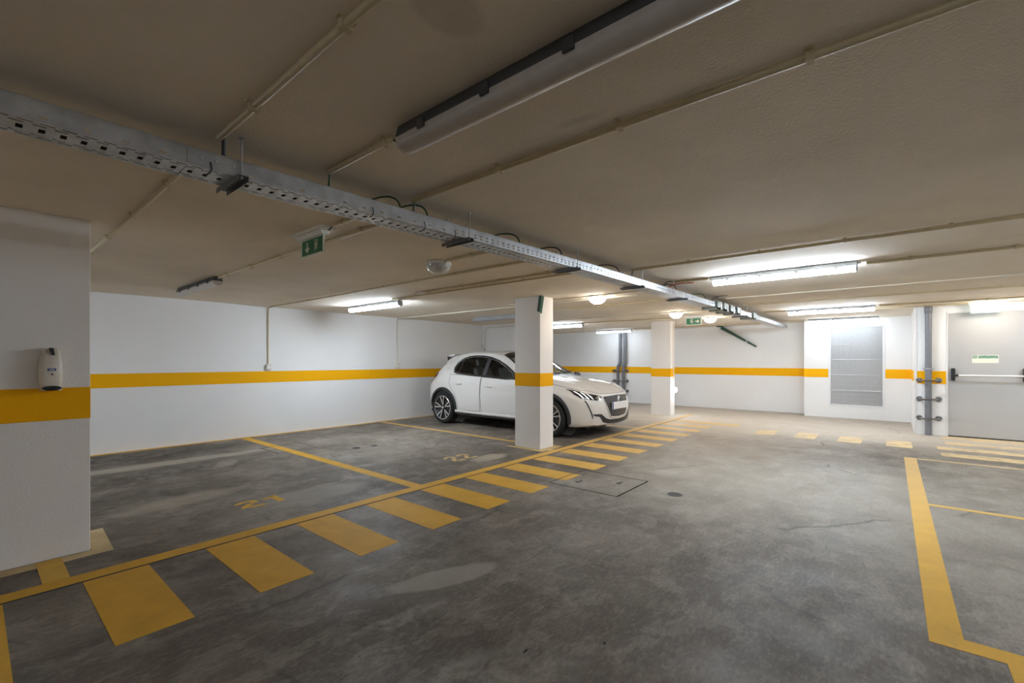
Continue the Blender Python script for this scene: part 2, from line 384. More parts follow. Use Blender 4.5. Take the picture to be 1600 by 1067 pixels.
def column(x0, x1, y0, y1, label, b0=B0, b1=B1, ms=0.004, mat='column'):
    t = thing('column', label, 'column', ((x0+x1)/2, (y0+y1)/2, 0), 'white square columns between the bays')
    cx, cy = (x0+x1)/2, (y0+y1)/2; hx, hy = (x1-x0)/2, (y1-y0)/2
    MB().box(-hx, hx, -hy, hy, 0, CEIL).build('shaft', mat, t, bevel=ms)
    e = 0.0016
    mb = MB().box(-hx-e, hx+e, -hy-e, -hy+.01, b0, b1).box(-hx-e, hx+e, hy-.01, hy+e, b0, b1).box(-hx-e, -hx+.01, -hy, hy, b0, b1).box(hx-.01, hx+e, -hy, hy, b0, b1)
    mb.build('painted_band', 'band', t, bevel=0.004)
    return t
column(-0.32, 0.50, 3.96, 4.40, 'white rendered column nearest at left carrying the soap dispenser', 0.853, 1.055, mat='column_rough')
column(5.035, 5.35, 3.705, 4.15, 'white column with yellow band standing in front of the white car')
column(10.07, 10.32, 3.79, 4.24, 'white column with yellow band far back with a small wall lamp')

# ------------------------------------------------------------------ floor paint
L0, L1_ = 3.435, 3.552
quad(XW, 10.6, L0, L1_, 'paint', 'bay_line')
struct(MB().box(XW, 9.9, 3.418, 3.432, 0, 0.001).build('trim_2', 'void', floor))
for k in range(-6, 16):
    x0 = 0.40 + 0.5835 * k
    yy0, yy1 = (2.545, 3.412)
    if x0 > 8.8: yy0 = 2.2
    x1 = x0 + 0.29
    hx0, hx1, hy0, hy1 = hatches[0]
    ov = (x0 < hx1 and x1 > hx0)
    if ov:                                     # leave the hatch cover its own bit of paint
        a, bb = max(x0, hx0), min(x1, hx1)
        quad(x0, x1, hy1, yy1, 'paint')
        if x0 < hx0: quad(x0, hx0, yy0, hy1, 'paint')
        if x1 > hx1: quad(hx1, x1, yy0, hy1, 'paint')
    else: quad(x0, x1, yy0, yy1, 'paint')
for k in range(4):                             # far crossing, running across the lane
    y = 1.78 - 0.575 * k; quad(8.45, 9.08, y - .29, y, 'paint_thin')
for k in range(4):                             # zebra in front of the door
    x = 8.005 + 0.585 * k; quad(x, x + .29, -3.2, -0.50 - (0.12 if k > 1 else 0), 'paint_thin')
quad(10.065, 10.16, -3.2, -0.72, 'paint_thin', 'door_line')
quad(7.55, 7.62, -3.2, -0.245, 'paint_thin', 'bay_divider')
quad(5.19, 5.26, -3.2, -0.245, 'paint', 'bay_divider')
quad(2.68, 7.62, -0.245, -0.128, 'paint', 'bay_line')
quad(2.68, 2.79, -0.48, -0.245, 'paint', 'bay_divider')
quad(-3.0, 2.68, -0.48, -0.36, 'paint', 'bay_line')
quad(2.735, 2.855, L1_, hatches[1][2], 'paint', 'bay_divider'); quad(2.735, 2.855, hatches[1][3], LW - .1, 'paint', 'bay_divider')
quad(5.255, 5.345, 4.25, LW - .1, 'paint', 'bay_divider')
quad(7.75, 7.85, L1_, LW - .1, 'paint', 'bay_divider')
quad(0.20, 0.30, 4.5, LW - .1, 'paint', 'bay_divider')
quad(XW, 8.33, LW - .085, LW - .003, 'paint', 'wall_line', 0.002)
quad(0.255, 0.365, L1_, 3.95, 'paint_fresh', 'bay_divider', 0.0025)
qpoly([(-0.4, 3.83), (0.60, 3.86), (0.625, 4.42), (0.505, 4.42), (0.505, 3.955), (-0.4, 3.955)], 'paint_tan', 'column_border', 0.001)
qpoly([(4.93, 3.60), (5.45, 3.60), (5.45, 4.25), (5.36, 4.25), (5.36, 3.70), (5.03, 3.70), (5.03, 4.25), (4.93, 4.25)], 'paint_thin', 'column_border', 0.001)
quad(5.05, 5.15, L1_, 3.60, 'paint_thin', 'bay_divider')
DIG = {'2': [[(.02,.74), (.07,.86), (.17,.93), (.27,.92), (.37,.84), (.38,.70), (.33,.60)], [(.27,.51), (.14,.36), (.07,.22), (.05,.09)], [(.15,.08), (.48,.08)]],
       '1': [[(.02,.70), (.12,.82)], [(.19,.93), (.26,.93)], [(.24,1.0), (.24,0.0)]]}
def floor_digit(ch, x0, y0, h, w, mat):
    t_ = .165; mb = MB()
    for line in DIG[ch]:
        n = len(line); L = []; R = []
        for i in range(n):
            a_ = Vector(line[max(i-1, 0)]); c_ = Vector(line[min(i+1, n-1)]); d = (c_ - a_).normalized(); nn = Vector((-d.y, d.x)) * t_/2
            q = Vector(line[i]); L.append(q + nn); R.append(q - nn)
        for i in range(n - 1):
            P4 = [L[i], L[i+1], R[i+1], R[i]]
            mb.prism([(x0 + p.x*w, y0 + p.y*h) for p in P4], 'z', 0, .0014)
    o = mb.build('bay_number', mat, floor); stuff(o); return o
for i, c_ in enumerate('21'): floor_digit(c_, 1.45 + .215*i, 4.085, .215, .36, 'paint')
for i, c_ in enumerate('22'): floor_digit(c_, 3.79 + .215*i, 4.05, .27, .36, 'paint_thin')

# ------------------------------------------------------------------ hatch covers, drains
def hatch(i, label, mat_paint=()):
    x0, x1, y0, y1 = hatches[i]; g = 0.012
    t = thing('hatch_cover', label, 'hatch', ((x0+x1)/2, (y0+y1)/2, 0))
    hx, hy = (x1-x0)/2 - g, (y1-y0)/2 - g
    MB().box(-hx, hx, -hy, hy, -0.12, 0.0).build('slab', 'concrete', t)
    mb = MB(); e = 0.012
    for bx in ((-hx, hx, -hy, -hy+.003), (-hx, hx, hy-.003, hy+.001), (-hx, -hx+.003, -hy, hy), (hx-.003, hx, -hy, hy)): mb.box(*bx, -0.02, 0.0)
    mb.build('edge_frame', 'galv_dark', t)
    for a, b_, c, d in mat_paint:
        MB().box(a - t.location.x, b_ - t.location.x, c - t.location.y, d - t.location.y, 0, 0.0015).build('painted_stripe', 'paint', t)
    return t, hx, hy
_sx = [0.40 + 0.5835 * k for k in range(5, 8)]
hx0, hx1, hy0, hy1 = hatches[0]; g = 0.012
bits = [(max(x, hx0 + g), min(x + .29, hx1 - g), 2.545, hy1 - g) for x in _sx if x < hx1 - g and x + .29 > hx0 + g]
t, hx, hy = hatch(0, 'square concrete inspection hatch let into the lane beside the yellow crossing', bits)
for (dx, dy) in ((-0.12, 0.16), (0.10, -0.18)):
    MB().tube([(dx-.035, dy-.02, .003), (dx, dy, .004), (dx+.02, dy+.012, .003), (dx+.05, dy-.012, .003)], 0.005, 6).build('lifting_ring', 'galv_dark', t)
    MB().lathe([(0.0, -.001), (0.028, 0.0006)], (dx-.02, dy, 0), n=14).build('lifting_hole', 'void', t)
hatch(1, 'pale concrete inspection hatch under the line between bays 21 and 22', [(2.735, 2.855, hatches[1][2] + .012, hatches[1][3] - .012)])
def drain(x, y, r, label, grid=True):
    t = thing('floor_drain', label, 'drain', (x, y, 0))
    MB().lathe([(r, 0.0), (r, 0.003), (r*.86, 0.003), (r*.86, 0.0002), (0, 0.0002)], (0,0,0), n=24).build('rim', 'dark_plastic', t)
    if grid:
        mb = MB()
        for k in range(-3, 4):
            hw = math.sqrt(max(0, (r*.82)**2 - (k*r*.24)**2)); mb.box(k*r*.24-.004, k*r*.24+.004, -hw, hw, 0.001, 0.0028)
        mb.build('grate', 'dark_plastic', t); MB().lathe([(r*.85, 0.0004), (0, 0.0012)], (0,0,0), n=20).build('sump', 'void', t)
    else: MB().lathe([(r*.84, 0.001), (r*.8, 0.0025), (0, 0.0025)], (0,0,0), n=24).build('plate', 'void', t)
drain(4.135, 1.515, 0.07, 'round metal floor drain in the lane right of the hatch')
drain(3.48, 5.75, 0.062, 'left of the two round dark caps in the floor of bay 22', False)
drain(3.74, 5.71, 0.05, 'right of the two round dark caps in the floor of bay 22', False)
for x, y, s_, lb in ((1.50, 1.18, .018, 'small dark scrap lying left on the lane floor'), (1.76, 0.95, .010, 'tiny dark scrap lying right on the lane floor')):
    o = MB().prism([(-s_, -.003), (s_*.4, -.005), (s_, .002), (0, .005)], 'z', 0.0, 0.003).build('floor_scrap', 'void'); o.location = (x, y, 0.0); tag(o, lb, 'debris')

# ------------------------------------------------------------------ strip luminaires
def luminaire(x, y0, y1, lit, label, z=CEIL, dark=False, nclip=4, hw=0.048, k=1.0):
    """y0 < y1; body above, rounded diffuser below, latches along both edges"""
    L = y1 - y0; t = thing('strip_luminaire', label, 'light', (x, (y0+y1)/2, z), 'strip luminaires on the ceiling')
    h = L / 2; on = lampmat('lit_tube_diffuser', (0.86,0.98,1.12), TUBE*k)
    body = [(-hw*.72, 0), (hw*.72, 0), (hw, -.038), (hw, -.046), (-hw, -.046), (-hw, -.038)]
    MB().prism(body, 'y', -h, h).build('body', 'grey_plastic' if not dark else 'dark_plastic', t, bevel=0.003)
    prof = [(-hw*.94, -.0465)] + [(-hw*.94*math.cos(a), -.058 - .036*math.sin(a)) for a in [PI*k/10 for k in range(11)]] + [(hw*.94, -.0465)]
    MB().prism(prof, 'y', -h + .012, h - .012).build('diffuser', on if lit else 'diff_off', t, smooth=True)
    for e0, e1 in ((-h + .001, -h + .012), (h - .012, h - .001)): MB().prism([(u*1.02, v-.0005) for u, v in prof], 'y', e0, e1).build('end_cap', 'grey_plastic' if lit else 'diff_off', t)
    for s in (-1, 1):
        for k in range(nclip):
            yy = -h + L * (k + .5) / nclip + (0.0 if nclip < 5 else 0)
            MB().box(*sorted((s*hw*.98, s*(hw+.007))), yy - .018, yy + .018, -.062, -.026).build('latch', 'dark_plastic' if dark else 'grey_plastic', t)
    for q in (1, -1): MB().tube([(0, q*h, -.022), (0, q*(h + .028), -.018)], 0.008, 8).build('cable_gland', 'white' if not dark else 'dark_plastic', t)
    return t
luminaire(1.088, 0.20, 1.45, False, 'large unlit strip light nearest overhead with dark grey latched body', dark=True, nclip=4)
luminaire(5.12, 0.23, 1.47, True, 'longest lit strip light on the right, nearest of the lit row beyond the tray', k=1.35)
luminaire(9.30, 0.19, 1.40, True, 'lit strip light in the middle of the right row, before the grille wall', k=1.1)
luminaire(11.62, 0.18, 1.38, True, 'lit strip light close to the grille wall, farthest of the right row', k=.28)
luminaire(1.697, 5.50, 6.82, False, 'short looking unlit strip light over bay 21 near the left wall', dark=True)
luminaire(4.06, 5.53, 6.88, True, 'lit strip light over bay 22 near the left wall', k=1.15)
_l = luminaire(6.70, 5.35, 6.61, False, 'unlit grey strip light above the white car roof')
for c_ in _l.children:
    if c_.name.startswith('diffuser'): c_.data.materials[0] = M['grey_plastic']
luminaire(9.24, 5.55, 6.80, True, 'lit strip light just right of the column before the car', k=.9)
luminaire(11.86, 5.55, 6.65, True, 'lit strip light by the far wall above the two grey pipes', k=.2)
# the rows go on to the right of the view, with unseen fill strips added
luminaire(2.9, -3.4, -2.15, True, 'added fill strip light, unseen beyond the right edge nearest the lens', k=.85)  # added fill for the near lane and ceiling, never in view
luminaire(6.3, -3.4, -2.15, True, 'lit strip light beyond the right edge of the view over the side bays')
luminaire(9.30, -3.4, -2.15, True, 'lit strip light beyond the right edge of the view before the door')
luminaire(-1.6, -2.0, -.75, True, 'added fill strip light, unseen behind the viewpoint over the lane', k=.5)  # unseen strip added to lift the near ceiling
luminaire(-1.3, 5.4, 6.65, True, 'added fill strip light, unseen behind the nearest left column', k=.9)  # unseen strip added to brighten the left wall and ceiling

# ------------------------------------------------------------------ round lamps
def dome(x, y, lit, label):
    t = thing('dome_lamp', label, 'light', (x, y, CEIL), 'round dome lamps on the ceiling')
    MB().lathe([(0.108, 0), (0.116, -.012), (0.116, -.026), (0.10, -.030)], (0,0,0), n=32).build('base', 'white', t, smooth=True)
    pr = [(0.112*math.cos(a), -.030 - .082*math.sin(a)) for a in [PI/2*k/9 for k in range(10)]]; pr[-1] = (0.0, -.112)
    MB().lathe(pr, (0,0,0), n=40).build('glass', 'dome' if lit else 'glass_dome', t, smooth=True)
    if not lit:
        MB().lathe([(0.0, -.075), (0.022, -.072), (0.03, -.055), (0.018, -.036), (0.018, -.031)], (0,0,0), n=16).build('bulb', 'white', t, smooth=True)
    return t
dome(2.74, 3.16, False, 'unlit clear dome lamp on the ceiling beside the cable tray')
dome(5.58, 3.12, True, 'glowing dome lamp right of the column before the car')
dome(8.36, 3.04, True, 'glowing dome lamp above the far column with the wall lamp')
dome(9.80, 2.86, True, 'glowing dome lamp partly hidden behind the green arrow exit sign')
dome(9.66, -1.19, True, 'glowing dome lamp on the ceiling before the grey door')

# ------------------------------------------------------------------ conduits
CZ = CEIL - 0.013
def conduit(x, y0, y1, label, r=0.011, mat='conduit', pitch=0.62, off=0.1, drop=None, z=None, group='cream conduits across the ceiling'):
    z = CEIL - r - .003 if z is None else z
    t = thing('conduit', label, 'conduit', (x, y0, 0), group)
    pts = [(0, 0, z), (0, y1 - y0, z)]
    if drop:                                    # runs down the left wall: (y at wall, bottom z)
        e = y1 - y0; pts = [(0, 0, z), (0, e - .05, z), (0, e - .015, z - .012), (0, e, z - .05), (0, e, drop)]
    MB().tube(pts, r, 10).build('pipe', mat, t, smooth=True)
    y = off
    while y < abs(y1 - y0) - .03:
        yy = y if y1 > y0 else -y
        MB().box(-r*1.35, r*1.35, yy - .011, yy + .011, z - r*1.12, CEIL).box(-r*2.1, r*2.1, yy - .009, yy + .009, CEIL - .006, CEIL).build('clip', mat, t)
        y += pitch
    if drop:
        for q in (0.35, 0.75): 
            zz = drop + (z - drop) * q; MB().box(-r*1.3, r*1.3, y1 - y0 - r*1.1, LW - y0, zz - .008, zz + .008).build('clip', mat, t)
    return t
FAR = -4.88
conduit(0.635, 2.05, FAR, 'cream conduit crossing the dark ceiling at upper left before the tray', 0.0125, off=0.35, pitch=0.6)
conduit(0.637, 2.24, 7.88, 'cream conduit running behind the nearest left column', 0.011, off=0.55, pitch=0.75)
conduit(1.078, 2.02, 1.51, 'short cream conduit feeding the large unlit strip light', 0.0125, off=0.45)
conduit(1.565, 2.02, FAR, 'thick olive cream conduit crossing the ceiling right of the large unlit light', 0.0135, off=0.64, pitch=0.6)
conduit(1.53, 2.24, 2.80, 'short cream conduit between the tray and the hanging exit sign', 0.011, off=0.45)
conduit(1.70, 2.24, 5.47, 'cream conduit leading to the short unlit strip light over bay 21', 0.0125, off=0.5)
conduit(2.70, 2.20, 3.0, 'short cream conduit feeding the unlit clear dome lamp', 0.011, off=0.5)
conduit(3.17, 2.18, LW - .013, 'cream conduit crossing bay 22 ceiling and dropping down the left wall', 0.0105, off=0.6, drop=1.17)
conduit(3.74, 2.15, 4.58, 'cream conduit ending in a small open box over bay 22', 0.012, off=0.5)
conduit(3.90, 2.12, 5.50, 'cream conduit leading to the lit strip light over bay 22', 0.0105, off=0.35)
conduit(4.12, 1.93, FAR, 'cream conduit crossing the right ceiling before the longest lit strip light', 0.0135, off=0.55, pitch=0.56)
conduit(5.08, 1.86, 1.51, 'short cream conduit feeding the longest lit strip light from the tray', 0.011, off=0.1)
conduit(5.20, 0.17, FAR, 'cream conduit leaving the right end of the longest lit strip light', 0.0125, off=0.3)
conduit(5.445, 2.1, 4.6, 'cream conduit past the glowing dome lamp before the car column', 0.0095, 'conduit_pale', off=0.4)
conduit(5.72, 2.1, LW - .013, 'pale conduit over the white car tail dropping down the left wall', 0.0105, 'conduit_pale', off=0.5, drop=1.15)
conduit(6.48, 2.08, 5.32, 'thin conduit leading to the unlit strip light above the car', 0.0095, off=0.5)
conduit(6.92, 1.80, FAR, 'faint white conduit crossing the ceiling between the two nearer lit lights', 0.007, 'ceiling', off=0.4, pitch=0.9)
conduit(7.90, 1.80, FAR, 'cream conduit crossing the ceiling just before the middle lit strip light', 0.0125, off=0.4, pitch=0.8)
conduit(8.215, 2.05, 5.8, 'conduit passing the glowing dome lamp over the far column', 0.0095, 'conduit_pale', off=0.4)
conduit(9.24, 3.24, 5.52, 'conduit leading to the lit strip light right of the car column', 0.011, off=0.4)
conduit(9.30, 1.78, 1.43, 'short conduit feeding the middle lit strip light on the right', 0.011, off=0.1)
conduit(9.32, 0.14, -2.1, 'conduit from the middle lit strip light towards the door lamp', 0.0125, off=0.4, pitch=0.8)
conduit(9.85, 0.6, -0.9, 'thin conduit ending at the glowing dome lamp by the door', 0.010, off=0.4)
conduit(11.62, 1.8, 1.41, 'short conduit feeding the strip light close to the grille wall', 0.010, off=0.1)
conduit(11.86, 2.05, 5.5, 'conduit along the far wall feeding the light over the grey pipes', 0.011, off=0.4)
# conduit with a bend on the partition face
t = thing('conduit', 'pale conduit bending along the top of the partition behind the car', 'conduit', (8.325, 7.84, 0), 'cream conduits across the ceiling')
arc = [(0, -.10 * (1 - math.cos(a)), 1.955 + .10 * math.sin(a)) for a in [PI/2*k/6 for k in range(7)]]
MB().tube([(0, 0, 0.9)] + arc + [(0, -1.78, 2.055)], 0.0125, 10).build('pipe', 'conduit_pale', t, smooth=True)
for z in (1.2, 1.62): MB().box(-.014, .015, -.017, .017, z - .01, z + .01).build('clip', 'conduit_pale', t)
# small end box and wall boxes
t = thing('junction_box', 'small cream open box at the end of a conduit over bay 22', 'box', (3.745, 4.66, CEIL))
MB().box(-.028, .028, -.07, .07, -.035, 0).build('case', 'conduit_pale', t, bevel=.003); MB().tube([(0, .07, -.02), (0, .10, -.02)], .008, 8).build('spout', 'dark_plastic', t)
for x, lb in ((3.17, 'white switch box on the left wall at the foot of the nearer drop conduit'), (5.72, 'white switch box on the left wall behind the car tail')):
    t = thing('switch_box', lb, 'switch', (x, LW, 1.12), 'wall switch boxes')
    MB().box(-.038, .038, -.045, 0, -.045, .045).build('case', 'conduit_pale', t, bevel=.005)
    MB().box(-.022, .022, -.051, -.044, -.026, .026).build('rocker', 'white', t, bevel=.003)

# ------------------------------------------------------------------ cable tray
TY = [(-3.5, 2.085), (0.53, 2.035), (3.35, 1.925), (6.35, 1.86), (9.0, 1.825), (11.9, 1.80)]
def tray_y(x):
    for (a, ya), (b_, yb) in zip(TY, TY[1:]):
        if x <= b_: return ya + (yb - ya) * (x - a) / (b_ - a)
    return TY[-1][1]
TW = 0.165; TZ0, TZ1 = 1.967, 2.032
def holed(us, vs, hole, f):
    """grid panel with cells left out; f maps (u, v) to 3-D; returns MB"""
    mb = MB(); idx = {}
    def V(i, j):
        if (i, j) not in idx: idx[(i, j)] = len(mb.v); mb.v.append(f(us[i], vs[j]))
        return idx[(i, j)]
    for i in range(len(us) - 1):
        for j in range(len(vs) - 1):
            if hole(i, j): continue
            mb.f.append((V(i,j), V(i+1,j), V(i+1,j+1), V(i,j+1)))
    return mb
def solid(o, th):
    md = o.modifiers.new('sheet', 'SOLIDIFY'); md.thickness = th; md.offset = 0; return o
tray_t = []
for si, ((xa, ya), (xb, yb)) in enumerate(zip(TY, TY[1:])):
    L = math.hypot(xb - xa, yb - ya); ang = math.atan2(yb - ya, xb - xa)
    lb = ['near section of galvanised cable tray at the upper left edge', 'second section of perforated cable tray, over the exit sign and green cables',
          'third section of perforated cable tray, before the dome lamps', 'section of cable tray carrying the row of grey straps', 'last shiny section of cable tray reaching the far wall'][si]
    t = thing('cable_tray', lb, 'cable tray', (xa, ya, 0), 'lengths of cable tray along the ceiling', ang)
    n = int(L / 0.05); st = L / n
    # side wall towards the lane (local -y is the lane side: y = 0), slots in two rows
    us = [0.0]; kind = []
    for k in range(n):
        us += [k*st + st*.22, k*st + st*.62, (k+1)*st]; kind += [0, 1, 0]
    perf = si >= 1
    def hole_side(i, j, kind=kind, si=si):
        if kind[i] != 1: return False
        k = i // 3
        if si == 0: return j == 1 and k % 2 == 0 and k > 66
        if si >= 3: return False
        if si == 1 and k < 26: return j == 1 and k % 2 == 0
        return j in (1, 3)
    vs = [TZ0, TZ0 + .010, TZ0 + .018, TZ0 + .028, TZ0 + .036, TZ1]
    solid(holed(us, vs, hole_side, lambda u, v: (u, 0, v)).build('side_rail', 'galv', t), .0016)
    solid(holed(us, vs, lambda i, j, kind=kind, si=si: kind[i] == 1 and j in (1,) and si < 3, lambda u, v: (u, TW, v)).build('side_rail', 'galv', t), .0016)
    MB().tube([(0, .001, TZ1), (L, .001, TZ1)], .0028, 6).tube([(0, TW - .001, TZ1), (L, TW - .001, TZ1)], .0028, 6).build('rolled_edge', 'galv', t)
    # bottom: slot rows along both edges, cross slots in the middle
    vb = [0, .014, .022, .034, .042, .062, .100, .120, .128, .140, .148, TW]
    def hole_b2(i, j):
        k, ph = divmod(i, 3)
        if j in (1, 9): return ph in (1, 2)
        if j in (3, 7): return ph in (0, 1)
        if j == 5: return ph == 1
        return False
    ub = [0.0]
    for k in range(n): ub += [k*st + st*.30, k*st + st*.62, (k+1)*st]
    if si <= 3: o = holed(ub, vb, hole_b2, lambda u, v: (u, v, TZ0)).build('base_plate', 'galv', t)
    else: o = MB().add([(0,0,TZ0),(L,0,TZ0),(L,TW,TZ0),(0,TW,TZ0)], [(0,1,2,3)]).build('base_plate', 'galv', t)
    solid(o, .0016)
    if si:                                      # splice plate on the joint
        MB().box(-.003, .20, -.004, -.0012, TZ0 + .004, TZ1 - .006).build('splice_plate', 'galv', t)
        for q in (.04, .09, .15): MB().lathe([(.006, 0), (.005, -.005), (0, -.006)], (q, -.004, TZ0 + .034), axis='y', n=8).build('bolt', 'galv', t)
    # a few cables lying in it
    mb = MB(); random.seed(si)
    for k in range(6):
        yy = .02 + k * .023 + random.uniform(-.004, .004)
        mb.tube([(L*q/8, yy + random.uniform(-.006, .006), TZ0 + .008 + (k % 2) * .006) for q in range(9)], .0055, 6)
    stuff(mb.build('laid_cables', 'cable_black', t))
    tray_t.append(t)
names = ['nearest trapeze bracket under the tray, below the black cable', 'second trapeze bracket under the tray, left of the clear dome lamp', 'third trapeze bracket under the tray, above the car column', 'fourth trapeze bracket under the tray, right of a glowing dome', 'fifth trapeze bracket under the tray, above the far exit sign', 'farthest trapeze bracket under the tray']
for (x, lb) in zip((0.705, 1.945, 3.11, 4.27, 5.44, 8.20), names):
    y = tray_y(x); t = thing('tray_bracket', lb, 'bracket', (x, y, 0), 'trapeze brackets holding the cable tray')
    zb = TZ0 - .0015
    prof = [(-.0205, zb), (-.0205, zb - .021), (-.0185, zb - .021), (-.0185, zb - .002), (.0185, zb - .002), (.0185, zb - .021), (.0205, zb - .021), (.0205, zb)]
    MB().prism(prof, 'y', -.035, TW + .045).build('channel', 'galv_dark', t)
    for yy in (-.018, TW + .018):
        MB().tube([(0, yy, zb - .012), (0, yy, CEIL)], .0036, 8).build('threaded_rod', 'galv', t)
        MB().lathe([(.008, 0), (.008, .006)], (0, yy, zb), n=6).build('nut', 'galv', t)
        MB().lathe([(.009, CEIL - .012), (.009, CEIL)], (0, yy, 0), n=6).build('anchor', 'galv', t)
# steel straps / clamps on the far part
for i, x in enumerate((6.62, 6.93, 7.26, 7.62, 8.62)):
    y = tray_y(x) - .006
    t = thing('tray_clamp', ['grey green clamp box on the tray, leftmost of the row of four', 'grey green clamp box on the tray, second of the row of four', 'grey green clamp box on the tray, third of the row of four', 'grey green clamp box on the tray, last of the row of four', 'single grey green clamp box on the tray right of the row of four'][i], 'clamp', (x, y, 0), 'clamp boxes round the far cable tray')
    wv2 = 0.14 if i < 4 else .2
    MB().box(0, wv2, -.02, TW + .03, TZ0 - .022, TZ0 - .003).box(0, wv2, -.02, -.004, TZ0 - .022, TZ1 + .012).box(0, wv2, TW + .014, TW + .03, TZ0 - .022, TZ1 + .012).box(0, wv2, -.02, TW + .03, TZ1 + .008, TZ1 + .02).build('case', 'clamp', t)
    MB().box(wv2, wv2 + .05, -.024, -.003, TZ0 - .024, TZ1 + .014).build('pale_flange', 'white', t)
# zip ties hanging off the tray
for i, (x, lb) in enumerate(((0.60, 'black cable tie dangling beside the tray joint'), (1.30, 'black cable tie hooked over the tray side left of the green cables'), (1.62, 'black cable tie hooked over the tray side under the green cables'), (1.84, 'small black cable tie on the tray side nearest the second bracket'))):
    y = tray_y(x) - .002
    o = MB().tube([(0, .02, TZ0 + .03), (0, -.004, TZ0 + .024), (.004, -.008, TZ0), (-.002, -.003, TZ0 - .018), (-.012, .004, TZ0 - .026)], .0026, 6).build('cable_tie', 'cable_black', smooth=True)
    o.location = (x, y, 0); tag(o, lb, 'cable tie', 'black ties on the tray')

# ------------------------------------------------------------------ cables between tray and conduits
def bez(pts, n=14):
    P = [Vector(p) for p in pts]; out = []
    for k in range(n + 1):
        t_ = k / n; Q = P[:]
        while len(Q) > 1: Q = [Q[i].lerp(Q[i+1], t_) for i in range(len(Q) - 1)]
        out.append(Q[0])
    return out
def cable(pts, label, mat='cable_green', r=0.0048):
    p0 = Vector(pts[0]); o = MB().tube(bez([Vector(p) - p0 for p in pts]), r, 8).build('cable', mat, smooth=True)
    o.location = p0; return tag(o, label, 'cable')
zt = TZ1 - .02
def feed(x, cx, label, mat='cable_green', r=.0048, y1=None):
    """from the tray straight up into the end of a lane side conduit"""
    y = tray_y(x); y1 = y - .01 if y1 is None else y1
    cable([(x, y + .03, zt - .02), (x, y + .03, zt + .06), (x, y + .01, CZ + .004), (cx, y1, CZ)], label, mat, r)
feed(0.655, 0.635, 'thick black cable dropping from the upper left conduit into the tray', 'cable_black', .008)
feed(1.09, 1.078, 'green cable rising from the tray to the short conduit of the large light')
feed(1.57, 1.565, 'green cable rising from the tray into the thick olive conduit')
cable([(1.078, 1.52, CZ - .004), (1.08, 1.5, CZ - .03), (1.088, 1.46, CZ - .012)], 'green cable entering the end of the large unlit strip light')
def loop(x, x2, label, mat='cable_green'):
    y = tray_y(x)
    cable([(x, y + .05, zt - .03), (x + .01, y + .01, zt + .13), (x2, y + .10, zt + .10), (x2, y + TW + .07, CZ)], label, mat)
loop(1.50, 1.42, 'green cable looping over the tray left of the thick olive conduit')
loop(1.68, 1.60, 'green cable looping over the tray right of the thick olive conduit')
loop(2.48, 2.38, 'dark green cable looping over the tray above the clear dome lamp')
loop(2.98, 2.90, 'dark cable peeping over the tray just before the third bracket', 'cable_black')
loop(3.92, 3.75, 'dark cable arching over the tray left of the right ceiling conduit', 'cable_black')
feed(4.13, 4.12, 'dark cable rising from the tray into the right ceiling conduit', 'cable_black')
feed(4.92, 5.06, 'dark cable rising to the conduit of the longest lit strip light', 'cable_black')
cable([(4.98, 1.93, zt), (5.02, 1.88, CZ - .01), (5.18, 1.76, CZ - .01), (5.26, 1.72, CZ)], 'red cable reaching from the tray to the ceiling beside the longest lit light', 'cable_red', .006)
loop(5.30, 5.2, 'dark cable looping over the tray right of the red cable', 'cable_black')
loop(6.3, 6.2, 'thin green cable looping over the tray before the clamp boxes')
feed(6.5, 6.6, 'dark cable rising off the tray just before the clamp boxes', 'cable_black', y1=1.70)
cable([(1.53, 2.79, CZ), (1.53, 2.83, CZ), (1.53, 2.86, CZ - .02)], 'dark cable entering the hanging exit sign', 'cable_black')
cable([(2.70, 2.99, CZ), (2.71, 3.03, CZ - .004), (2.72, 3.06, CZ - .012)], 'dark green cable entering the clear dome lamp', 'cable_green')

# ------------------------------------------------------------------ exit signs
def running_man(mb, cu, cv, s, P, flip=1):
    """door frame with a running figure; P maps (u, v, depth) to 3-D, prism polygons as thin plates"""
    def plate(poly):
        n = len(poly); vs = [P(cu + flip*u*s, cv + v*s, 0.0) for u, v in poly] + [P(cu + flip*u*s, cv + v*s, 0.0012) for u, v in poly]
        mb.add(vs, [tuple(range(n)), tuple(range(2*n-1, n-1, -1))] + [(i, (i+1)%n, n+(i+1)%n, n+i) for i in range(n)])
    plate([(-.5, -1), (-.38, -1), (-.38, .88), (.5, .88), (.5, 1), (-.5, 1)])
    plate([(.38, .2), (.5, .2), (.5, .9), (.38, .9)])
    plate([(.10 + .15*math.cos(a), .58 + .15*math.sin(a)) for a in [2*PI*k/10 for k in range(10)]])
    plate([(-.05, .38), (.22, .34), (.12, -.15), (-.18, -.12)])
    plate([(.10, -.12), (.42, -.38), (.36, -.78), (.24, -.78), (.26, -.42), (-.05, -.2)])
    plate([(-.16, -.1), (.0, -.14), (-.08, -.55), (-.42, -.85), (-.48, -.74), (-.2, -.48)])
    plate([(.2, .32), (.42, .05), (.56, .12), (.62, .04), (.42, -.1), (.12, .2)])
    plate([(-.05, .36), (-.34, .22), (-.36, -.05), (-.26, -.05), (-.24, .15), (0, .24)])
